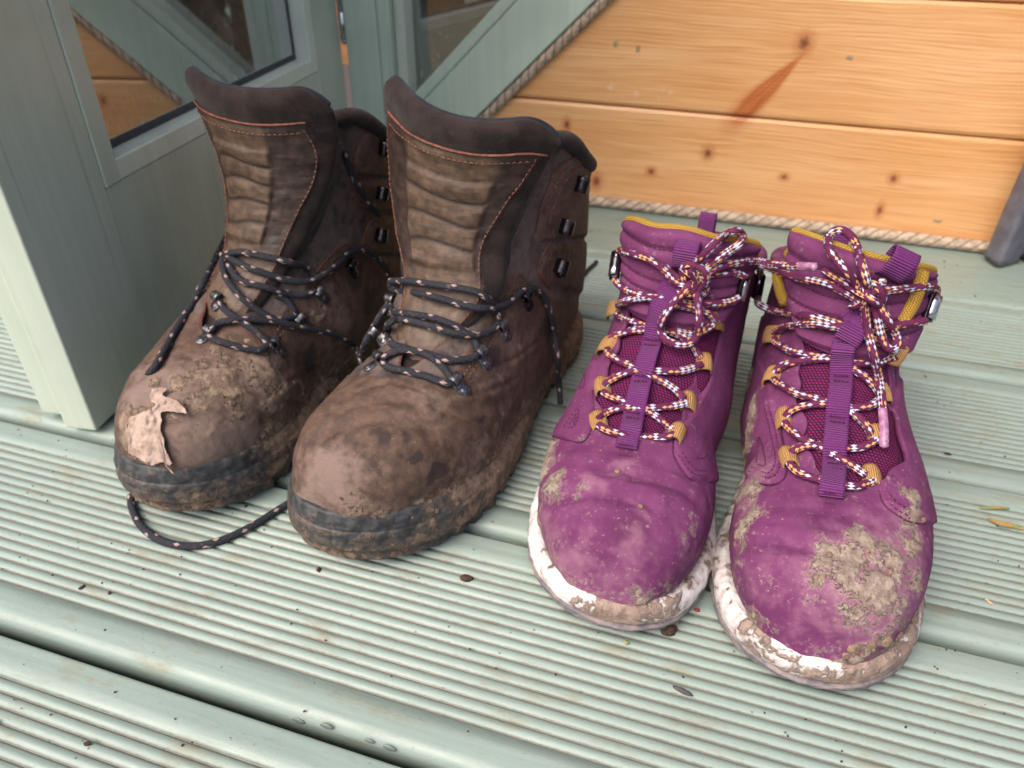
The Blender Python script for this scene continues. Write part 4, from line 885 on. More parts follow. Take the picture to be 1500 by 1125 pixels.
    rowi = [i for i in range(nr) if T[i] > 7]; A = (G-N*.0045)[rowi]; mesh('lining', A.reshape(-1, 3), gridF(len(rowi), nc, flip=True), MAT['yellow'], b.root, uv=np.stack(np.meshgrid(np.arange(nc)*.002, np.arange(len(rowi))*.0012), -1).reshape(-1, 2))
    # heel pull loop at the back of the collar
    rb = ring[nc//2]; ribbon(b, 'pull_loop', [rb+(0, .008, -.02), rb+(0, .007, -.002), rb+(0, .003, D['heelz']), rb+(0, -.003, D['heelz']-.001), rb+(0, -.006, -.01)], [(0, 1, 0), (0, 1, .2), (0, .5, 1), (0, -1, .4), (0, -1, 0)], .011, .0012, MAT['pweb'])
    # soles
    toe = lambda Oa: np.clip(1-Oa[:, 1]/.07, 0, 1)
    mudS = lambda V: D['solemud']+.35*fbm(V, 55., 4)+.35*np.exp(-((V[:, 0]-D['smx'])/.022)**2)*sstep(.05, .01, V[:, 1])
    wav = lambda Oa: .0045+.0012*np.sin(np.arange(len(Oa))*2*pi/len(Oa)*9)
    sole(b, O, [(0., -.004, 1), (.0008, -.0004, 1), (lambda o: wav(o)*.6, .0004, 1), (lambda o: wav(o), .0006, 1), (lambda o: wav(o)+.0012, -.0022, 1)], 'outsole', MAT['outsole'], None, .010)
    hi = lambda k0, k: (lambda Oa: k0+k*toe(Oa)**.7+D['bump'](Oa))
    sole(b, O, [(.004, -.0030, 1), (.0055, -.0004, 1), (.010, .0006, 1), (hi(.0130, .0015), .0002, .9), (hi(.0160, .0022), -.0012, .8), (hi(.0182, .0030), -.0034, .6), (hi(.0186, .0032), -.0050, .5), (hi(.017, .003), -.012, .5)], 'midsole', MAT['midsole'], mudS, .010)
    # webbing down the middle, pull tab, tan loops, hooks
    q = [b.on(x, y, l) for x, y, l in D['web']]; ribbon(b, 'webbing', [a for a, _ in q], smoothN([n for _, n in q], 6), .0112, .0009, MAT['pweb'])
    for x, y, l in D['web']:
        if l < .002:
            z_ = [[b.on(x-13, y+k, .0034)[0], b.on(x, y+k+1.5, .0034)[0], b.on(x+13, y+k+3, .0034)[0]] for k in (-7, 1, 9)]; stitches(b, z_, MAT['pthread'], raw=True, sp=.0019, ln=.0015, r=.0004)
    for tab in D['tabs']:
        q = [b.on(x, y, l) for x, y, l in tab[0]]; ribbon(b, 'pull_tab', [a for a, _ in q], smoothN([n for _, n in q], 8), tab[1], .0009, MAT['pweb'])
    for pts in D['ylines']:
        Vt, Ft, uv = tubeV(spline(b.path(pts), 60), .0034, 12); mesh('collar_lining', Vt, Ft, MAT['yellow'], b.root, uv=uv*np.array((1, .022)))
    for (x, y, w, rl) in D['tabloop']:
        p0 = b.on(x, y, 0)[0]; A = np.array([(0, .001, -.001), (0, -.0038, .002), (0, -.0056, .007), (0, -.0052, .012), (0, -.0015, .0150), (0, .0020, .0130), (0, .003, .008)]); B_ = np.array([(0, -.6, -.8), (0, -1, -.3), (0, -1, 0), (0, -.8, .6), (0, 0, 1), (0, .8, .5), (0, 1, 0)], float)
        R_ = np.array(Matrix.Rotation(rl, 3, 'Y')); ribbon(b, 'pull_tab', p0+A @ R_.T, B_ @ R_.T, w, .0009, MAT['pweb'])
    for (x0, y0, x1, y1, w) in D['loops']:
        p0, n0 = b.on(x0, y0, 0); p1, n1 = b.on(x1, y1, 0); n = n0+n1; n /= np.linalg.norm(n); m = (p0+p1)/2
        C = [p0-n*.0002, p0*.8+m*.2+n*.0018, m+n*.0042, p1*.8+m*.2+n*.0030, p1-n*.0008]
        t = p1-p0; t /= np.linalg.norm(t); Nn = [n-t*.6, n-t*.4, n, n+t*.5, n+t*.8]
        ribbon(b, 'lace_loop', C, Nn, w, .0009, MAT['tanweb'], bow=.0006)
    for (x, y, x2, y2, k) in D['dhooks']:
        p0, n0 = b.on(x, y, .0016); p1, n1 = b.on(x2, y2, .0016); ax = p1-p0; ln = np.linalg.norm(ax); ax /= ln; n = n0+n1; n -= ax*(n@ax); n /= np.linalg.norm(n); w = np.cross(ax, n)
        V = []; F = []
        for s in (-.06, 1.06):
            for a in range(6): V.append(tuple(p0+ax*ln*s+(n*cos(a*pi/3)*.8+w*sin(a*pi/3)*1.1)*.0038*k-n*.0005))
        F = [tuple(range(6))[::-1], tuple(range(6, 12))]+[(a, (a+1) % 6, 6+(a+1) % 6, 6+a) for a in range(6)]
        h = bevel(mesh('lace_hook', V, F, MAT['blacksteel'], b.root, False), .0005, 2)
        G_ = np.array([[p0+ax*ln*s+(n*cos(a)+w*sin(a)*1.02)*.0040*k for a in np.linspace(-.95, .95, 12)] for s in np.linspace(.03, .97, 4)]); V, F = thick(G_, .0006); mesh('hook_face', V, F, MAT['silver'], h)
    for pts in D['seams']: tubepart(b, 'seam', [b.on(x, y, -.0001)[0] for x, y in pts], .00055, MAT['pthread'], 90, 6)
    stitches(b, D['stitch'], MAT['pthread'], sp=.0026, ln=.0018)
    for pts, r in D['laces']: lace(b, pts, r, 'flecklace')
    for pts in D['aglets']:
        P = spline(b.path(pts), 24); V, F, uv = tubeV(P, .0022, 10); mesh('aglet', V, F, MAT['aglet'], b.root)
    return b
# ------------------------------------------------------------------ the two brown boots
TSP = [('steel', 1.0)]
DBR = dict(widen=.005, label='muddy brown leather walking boot between the other brown boot and the purple pair',
  tongue=[(0, .086, .080, .015, 0), (.000, .104, .096, .021, 0), (.001, .121, .114, .032, .03), (-.006, .131, .140, .038, .08), (-.005, .135, .165, .0465, .12), (-.0005, .133, .188, .0535, .14), (.006, .126, .2105, .0565, .14)],
  top=lambda u: .011*u*u-.006*u+.000, ptop=.895, pl=[-.8, -.8, -.75, -.72, -.84, -.90, -.86, -.72], pr=[.8, .8, .76, .70, .74, .82, .90, .95], pad=(-.42, .62), padv=(.40, .78), nrib=4,
  overlay=[([(380, 880), (380, 540), (655, 560), (745, 402), (760, 398), (792, 430), (880, 450), (880, 880)], .0008), ([(868, 222), (838, 231), (812, 250), (800, 280), (790, 310), (784, 345), (790, 353), (900, 340), (900, 215)], .0022), ([(803, 358), (795, 372), (787, 397), (800, 416), (900, 440), (900, 350)], .0020)],
  trims=[[(852, 229), (840, 232), (815, 248), (802, 278), (791, 309), (785, 341)], [(804, 358), (795, 374), (788, 396), (797, 412), (807, 423)]],
  stitch=[[(862, 236), (835, 246), (815, 268), (802, 305), (796, 336)], [(855, 245), (838, 254), (822, 275), (809, 308), (803, 334)], [(808, 368), (801, 395), (810, 413)], [(678, 552), (712, 500), (735, 455), (754, 416), (764, 410), (776, 424)], [(684, 556), (718, 505), (741, 460), (758, 422)]],
  crease=[([(470, 640), (540, 615), (620, 625), (700, 660)], .0016, .004), ([(500, 605), (580, 590), (660, 605), (720, 625)], .0013, .0035), ([(640, 600), (690, 600), (740, 590)], .0009, .003), ([(660, 580), (710, 575), (755, 555)], .0006, .0014), ([(650, 612), (705, 618), (750, 612)], .0007, .0015), ([(500, 655), (560, 632), (640, 648)], .0006, .0014), ([(520, 575), (570, 562), (620, 575)], .0006, .0014), ([(480, 622), (520, 596), (560, 590)], .0005, .0013), ([(700, 540), (745, 530), (785, 500)], .0006, .0014)],
  seams=[],
  mud=[(690, 725, .016, .62), (600, 760, .012, .66), (640, 765, .014, .66), (745, 665, .012, .55), (735, 630, .008, .58), (725, 700, .014, .6), (500, 735, .010, .56), (520, 742, .01, .58), (770, 620, .01, .6), (560, 752, .01, .6), (650, 735, .014, .6), (700, 655, .010, .55), (770, 590, .012, .55), (440, 725, .010, .55), (740, 600, .008, .6)],
  dust=[(480, 700, .030, .95), (455, 735, .025, 1.), (540, 690, .022, .5), (630, 590, .025, .5), (720, 560, .024, .55, .6, 1.2), (750, 520, .03, .45), (560, 560, .02, .35), (690, 690, .03, .55)],
  wet=[(645, 692, .009, 1.3), (612, 665, .007, 1.1), (560, 640, .009, .9), (510, 632, .007, .7), (725, 520, .014, .9, .6, 1.2), (600, 632, .006, .9), (800, 480, .02, .8), (830, 420, .02, .6), (760, 480, .016, .5), (700, 620, .012, .6)],
  hooks=[((680, 572), (662, 556), 1, 'steel'), ((712, 532), (699, 514), 1, 'steel'), ((742, 490), (730, 474), 1, 'steel'), ((774, 447), (762, 427), 1, 'blacksteel'), ((822, 396), (808, 384), 1.35, 'blacksteel'), ((832, 333), (817, 329), 1.35, 'blacksteel'), ((853, 269), (838, 267), 1.35, 'blacksteel'), ((541, 538), (556, 526), .9, 'steel'), ((562, 500), (567, 484), .9, 'steel'), ((570, 455), (575, 439), .9, 'steel')],
  laces=[([(560, 532, .003), (575, 540, .003), (592, 543, .0025), (624, 551, .0025), (648, 560, .003), (664, 560, .003)], .0021),
         ([(560, 525, .003), (578, 515, .003), (600, 513, .0048), (628, 519, .0042), (655, 527, .0026), (690, 525, .0028), (702, 516, .003)], .0021),
         ([(566, 492, .003), (575, 504, .003), (600, 512, .0022), (628, 521, .0022), (645, 534, .0026), (658, 549, .003), (662, 556, .003)], .0021),
         ([(566, 484, .003), (570, 474, .004), (585, 468, .004), (620, 475, .004), (660, 487, .0046), (695, 491, .0046), (718, 485, .003), (731, 474, .003)], .0021),
         ([(574, 447, .003), (576, 457, .004), (600, 460, .0030), (635, 466, .0026), (668, 478, .0022), (690, 492, .0022), (699, 508, .003), (701, 514, .003)], .0021),
         ([(572, 412, .004), (600, 412, .004), (650, 419, .004), (695, 427, .0042), (715, 438, .0026), (727, 456, .0026), (731, 470, .003)], .0021),
         ([(572, 416, .0026), (576, 424, .003), (620, 431, .0035), (665, 443, .0035), (705, 452, .0046), (735, 448, .0046), (752, 438, .003), (763, 427, .003)], .0021),
         ([(763, 427, .003), (780, 422, .003), (795, 432, .0035), (806, 458, .0035), (812, 490, .0035), (817, 525, .0035), (819, 560, .004), ('z', 821, 592, .012)], .0020),
         ([(573, 440, .003), (560, 458, .0025), (548, 478, .002), (537, 498, .003), ('z', 530, 520, .06), ('z', 528, 545, .03)], .0021)])
DBL = dict(widen=-.004, label='brown leather walking boot by the open door, dead leaf on its muddy toe',
  tongue=[(0, .086, .080, .015, 0), (.002, .104, .096, .021, 0), (.006, .121, .114, .025, 0), (.010, .132, .140, .032, -.02), (.0125, .136, .165, .039, -.02), (.0115, .134, .188, .0465, 0), (.0100, .127, .2135, .0500, 0)],
  top=lambda u: .006*u*u-.003*u, ptop=.895, pl=[-.8, -.8, -.75, -.72, -.80, -.88, -.95, -.98], pr=[.8, .8, .76, .70, .74, .84, .84, .72], pad=(-.62, .30), padv=(.38, .80), nrib=5,
  overlay=[([(100, 780), (100, 420), (390, 480), (470, 392), (490, 368), (510, 358), (530, 372), (640, 400), (640, 780)], .0008), ([(580, 183), (542, 188), (527, 204), (518, 232), (522, 256), (600, 262), (600, 183)], .0022), ([(516, 268), (517, 292), (534, 309), (600, 312), (600, 265)], .0018), ([(562, 320), (542, 325), (532, 356), (545, 372), (620, 375), (620, 320)], .0018)],
  trims=[[(560, 186), (545, 188), (527, 204), (518, 232), (522, 256), (530, 262)], [(515, 266), (517, 292), (534, 309), (555, 312)], [(562, 321), (543, 325), (533, 355), (542, 370)], [(462, 400), (490, 368), (509, 358), (530, 372)]],
  stitch=[[(572, 193), (548, 196), (533, 211), (526, 235)], [(572, 200), (550, 203), (540, 216), (533, 238)], [(523, 270), (525, 288), (538, 301)], [(552, 330), (545, 345), (540, 360)], [(400, 492), (430, 452), (462, 415), (490, 380), (507, 370)], [(408, 494), (438, 456), (470, 420), (495, 388)]],
  crease=[([(215, 590), (290, 560), (370, 565), (440, 600)], .0014, .004), ([(250, 560), (330, 530), (420, 545)], .0010, .004), ([(420, 560), (460, 540), (500, 545)], .0007, .0015), ([(430, 590), (470, 575), (500, 580)], .0006, .0014)],
  mud=[(380, 545, .016, .95), (340, 562, .014, .9), (405, 585, .014, .85), (300, 580, .012, .8), (350, 600, .010, .75), (262, 560, .010, .75), (215, 610, .018, .7), (205, 655, .016, .72), (355, 500, .006, .9), (235, 560, .006, .8), (440, 560, .010, .62), (390, 640, .012, .6), (430, 630, .012, .65), (185, 640, .014, .8), (250, 600, .014, .66), (320, 545, .014, .85), (365, 525, .012, .85), (300, 640, .010, .5), (470, 462, .006, .72), (290, 545, .01, .66), (320, 525, .008, .66)],
  dust=[(230, 570, .034, 1.), (300, 650, .030, 1.), (350, 640, .026, .9), (380, 560, .03, .7), (480, 435, .018, .9), (500, 470, .02, .7), (440, 420, .01, .7), (400, 520, .014, .8), (320, 500, .02, .5)],
  wet=[(480, 560, .030, 1.), (430, 620, .016, .9), (455, 520, .016, .9), (520, 400, .016, .9), (350, 640, .010, .5), (410, 560, .01, .6), (540, 440, .02, .8)],
  hooks=[((412, 515), (395, 502), 1, 'steel'), ((448, 478), (432, 461), 1, 'steel'), ((476, 437), (461, 426), 1, 'steel'), ((519, 400), (503, 378), 1, 'blacksteel'), ((296, 498), (307, 488), .9, 'steel'), ((316, 448), (322, 437), .9, 'steel'), ((568, 216), (558, 216), 1.3, 'blacksteel'), ((564, 284), (554, 282), 1.3, 'blacksteel'), ((562, 346), (550, 343), 1.3, 'blacksteel')],
  laces=[([(332, 372, .003), (352, 369, .004), (374, 373, .004), (422, 384, .004), (450, 394, .003), (462, 404, .0025)], .0021),
         ([(332, 376, .0026), (350, 385, .0026), (374, 396, .003), (430, 412, .0045), (465, 408, .004), (488, 392, .003), (503, 378, .003)], .0021),
         ([(334, 388, .0026), (352, 410, .003), (390, 421, .003), (426, 431, .003), (448, 431, .003), (462, 426, .003)], .0021),
         ([(404, 432, .0022), (420, 440, .0024), (430, 454, .003), (433, 462, .003)], .0021),
         ([(326, 372, .004), (328, 400, .004), (348, 430, .005), (382, 457, .005), (422, 475, .005), (470, 485, .004), (505, 496, .004), (522, 512, .005), ('z', 529, 530, .055), ('z', 530, 552, .03)], .0021),
         ([(321, 442, .003), (328, 452, .003), (350, 469, .0022), (374, 484, .0022), (390, 500, .003), (396, 503, .003)], .0021),
         ([(307, 486, .003), (318, 474, .003), (340, 469, .004), (366, 468, .003), (400, 470, .0026), (420, 466, .003), (432, 462, .003)], .0021),
         ([(305, 492, .003), (318, 499, .003), (335, 504, .0025), (366, 512, .0025), (384, 512, .003), (395, 503, .003)], .0021),
         ([(503, 376, .003), (515, 368, .003), (534, 366, .004), (552, 377, .004), (565, 394, .004), (570, 408, .004)], .0021),
         ([(504, 222, .002), (510, 240, .003), (522, 268, .004), (542, 298, .004), (556, 316, .004)], .0021),
         ([('d', 349, 306, .050), ('d', 341, 328, .040), ('d', 328, 354, .030), (304, 402, .003), (282, 444, .003), (257, 484, .003), (238, 518, .003), (228, 536, .0025), (220, 546, .0), (215, 553, -.005)], .0022),
         ([('z', 192, 726, .0035), ('z', 193, 742, .0021), ('z', 205, 768, .0021), ('z', 232, 790, .0021), ('z', 275, 800, .0021), ('z', 320, 793, .0021), ('z', 370, 770, .0021), ('z', 410, 745, .0021), ('z', 432, 732, .003)], .0022)])
# ------------------------------------------------------------------ the two purple boots
DPL = dict(seams=[[(809, 639), (822, 642), (850, 648), (864, 634), (870, 604), (868, 572)], [(987, 642), (987, 668), (1009, 701), (1040, 707)]], ylines=[], label='purple walking boot next to the brown pair, its toe only lightly muddied',
  widen=.005, tabloop=[(1003, 392, .0128, 0)],
  tongue=[(0, .136, .103, .030, 0), (0, .141, .109, .033, 0), (0, .147, .119, .038, 0), (0, .151, .133, .041, 0), (0, .152, .1525, .042, 0)],
  top=lambda u: -.009*np.abs(u)**3-.0015*u+.0015*np.cos(u*6)*(1-u*u), quilt=[.30, .44, .58, .72, .87], heelz=.0135,
  overlay=[([(700, 640), (796, 634), (820, 640), (848, 646), (864, 632), (869, 602), (866, 572), (874, 530), (880, 480), (896, 440), (890, 380), (840, 380), (700, 560)], .0018), ([(986, 642), (986, 668), (1008, 700), (1040, 706), (1140, 700), (1140, 400), (1090, 400), (1062, 450), (1050, 500), (1036, 560), (1016, 600), (1000, 628)], .0018)],
  crease=[([(790, 740), (830, 725), (900, 728), (950, 738)], .0017, .003), ([(800, 690), (880, 685), (960, 705), (1020, 735)], .0010, .003), ([(930, 700), (980, 708), (1010, 725)], .0008, .002)],
  mud=[(797, 658, .011, 1.1), (793, 690, .012, 1.05), (804, 715, .010, .85), (790, 740, .010, .75), (778, 740, .008, .55), (820, 668, .004, .62), (855, 640, .003, .4), (810, 735, .008, .58), (1000, 790, .006, .48), (1020, 760, .006, .5), (935, 870, .008, .5), (880, 560, .002, .5), (797, 637, .003, .9), (840, 720, .008, .55)],
  dust=[(865, 708, .012, .9), (905, 688, .010, .9), (934, 800, .012, .8), (940, 742, .010, .8), (800, 790, .03, .75), (830, 830, .03, .8), (900, 860, .03, .6), (1010, 800, .02, .5), (870, 720, .02, .5), (780, 700, .02, .7)],
  wet=[(930, 780, .02, .7), (990, 720, .015, .5)],
  overlay2=[], solemud=.30, smx=.018, bump=lambda O: 0*O[:, 0]+.0016*np.exp(-((O[:, 0]+.018)/.006)**2)*(O[:, 1] < .05)+.0016*np.exp(-((O[:, 0]-.034)/.006)**2)*(O[:, 1] < .05),
  web=[(917, 657, .0010), (921, 640, .0046), (925, 625, .0048), (928, 610, .0012), (932, 590, .0050), (936, 572, .0048), (940, 556, .0012), (944, 538, .0052), (949, 520, .0048), (955, 503, .0014), (958, 488, .004), (960, 474, .004)],
  tabs=[([(958, 478, .0050), (966, 455, .0056), (976, 436, .0054), (986, 418, .0036), (992, 404, .001)], .0125)],
  loops=[(893, 458, 908, 452, .0095), (881, 512, 899, 506, .0100), (873, 570, 893, 566, .0105), (866, 620, 888, 618, .0105), (1058, 475, 1042, 470, .0095), (1040, 536, 1022, 530, .0100), (1018, 594, 998, 588, .0105), (1000, 640, 980, 632, .0105)],
  dhooks=[(904, 370, 899, 406, .85), (1091, 408, 1083, 440, .8)],
  stitch=[[(806, 632), (840, 638), (856, 628), (861, 600), (859, 572), (867, 528), (873, 482), (888, 446)], [(812, 626), (838, 632), (850, 624), (855, 600), (852, 572), (860, 528), (866, 482), (882, 446)], [(824, 628), (847, 598), (842, 624), (824, 628)], [(833, 624), (844, 606), (840, 622)], [(848, 570), (857, 548), (856, 566), (848, 570)], [(868, 460), (886, 435), (884, 455), (868, 460)], [(992, 664), (1012, 692), (1036, 698)], [(997, 660), (1016, 686), (1036, 691)], [(1020, 672), (1034, 640), (1034, 668), (1020, 672)]],
  laces=[([(877, 622, .0030), (884, 628, .003), (900, 634, .0028), (928, 640, .0028), (953, 640, .0028), (975, 640, .0028), (988, 636, .0030)], .0021),
         ([(877, 614, .0030), (886, 606, .003), (907, 598, .0028), (930, 597, .0028), (953, 597, .0035), (985, 595, .003), (1006, 590, .0030)], .0021),
         ([(884, 574, .0030), (888, 578, .003), (902, 584, .0030), (930, 594, .0026), (960, 609, .0028), (976, 622, .003), (988, 632, .0030)], .0021),
         ([(884, 566, .0030), (893, 557, .003), (921, 545, .0030), (945, 542, .0026), (967, 543, .0034), (1000, 543, .0032), (1028, 534, .0030)], .0021),
         ([(890, 512, .0030), (893, 520, .003), (910, 530, .0030), (930, 538, .0024), (960, 553, .0030), (988, 570, .003), (1002, 584, .0030)], .0021),
         ([(890, 504, .0030), (898, 494, .003), (918, 486, .0032), (943, 483, .0026), (982, 485, .0034), (1020, 489, .0034), (1046, 476, .0030)], .0021),
         ([(902, 458, .0030), (906, 463, .003), (925, 471, .0030), (950, 478, .0026), (985, 487, .0026), (1010, 500, .003), (1026, 524, .0030)], .0021),
         ([(902, 450, .0030), (912, 443, .003), (936, 437, .0030), (960, 436, .004), (1000, 440, .0030), (1035, 444, .0034), (1066, 443, .003), (1083, 436, .0045)], .0021),
         ([(901, 404, .0055), (902, 412, .004), (915, 424, .0030), (936, 432, .0040), (965, 440, .003), (1017, 452, .0030), (1040, 460, .003), (1050, 470, .0030)], .0021),
         ([(903, 374, .0058), (906, 367, .004), (925, 372, .0030), (945, 379, .0030), (970, 389, .0035), (985, 402, .0050), (1000, 412, .006)], .0021),
         ([(932, 374, .0040), (953, 382, .0055), (975, 398, .0070), (988, 412, .0070), (1002, 418, .006), (1018, 410, .007)], .0021),
         ([(1005, 418, .006), (1000, 400, .0095), (1006, 388, .010), (1022, 390, .011), (1034, 400, .010), (1032, 416, .009), (1016, 424, .008), (1004, 420, .007)], .0022),
         ([(998, 392, .0080), (1010, 402, .012), (1024, 410, .012), (1034, 424, .008), (1024, 434, .006)], .0021), ([(994, 424, .006), (1004, 432, .008), (1018, 430, .010), (1030, 414, .011), (1040, 398, .009)], .0021), ([(1012, 396, .013), (1020, 412, .013), (1014, 428, .010)], .0021),
         ([(1014, 404, .0100), (1021, 385, .011), (1034, 370, .012), (1048, 356, .012), (1064, 343, .011), (1078, 338, .010), (1088, 345, .010), (1084, 357, .010), (1070, 367, .010), (1054, 378, .011), (1038, 391, .011), (1022, 402, .010)], .0022),
         ([(1012, 416, .0100), (1002, 428, .012), (986, 446, .010), (972, 466, .009), (968, 484, .0085), (976, 498, .0085), (992, 504, .0085), (1010, 503, .009), (1021, 492, .010), (1025, 470, .011), (1023, 445, .011), (1019, 424, .010)], .0022),
         ([(1020, 412, .0100), (1042, 398, .010), (1060, 390, .008), (1085, 384, .0075), ('y', 1110, 383, .388), ('y', 1135, 388, .375), ('y', 1160, 390, .365), ('y', 1176, 390, .360)], .0021),
         ([(1022, 404, .0080), (1040, 404, .0060), (1060, 402, .0045), (1080, 400, .0045), (1092, 406, .0055)], .0021)],
  aglets=[[('y', 1172, 390, .361), ('y', 1194, 391, .354)]])
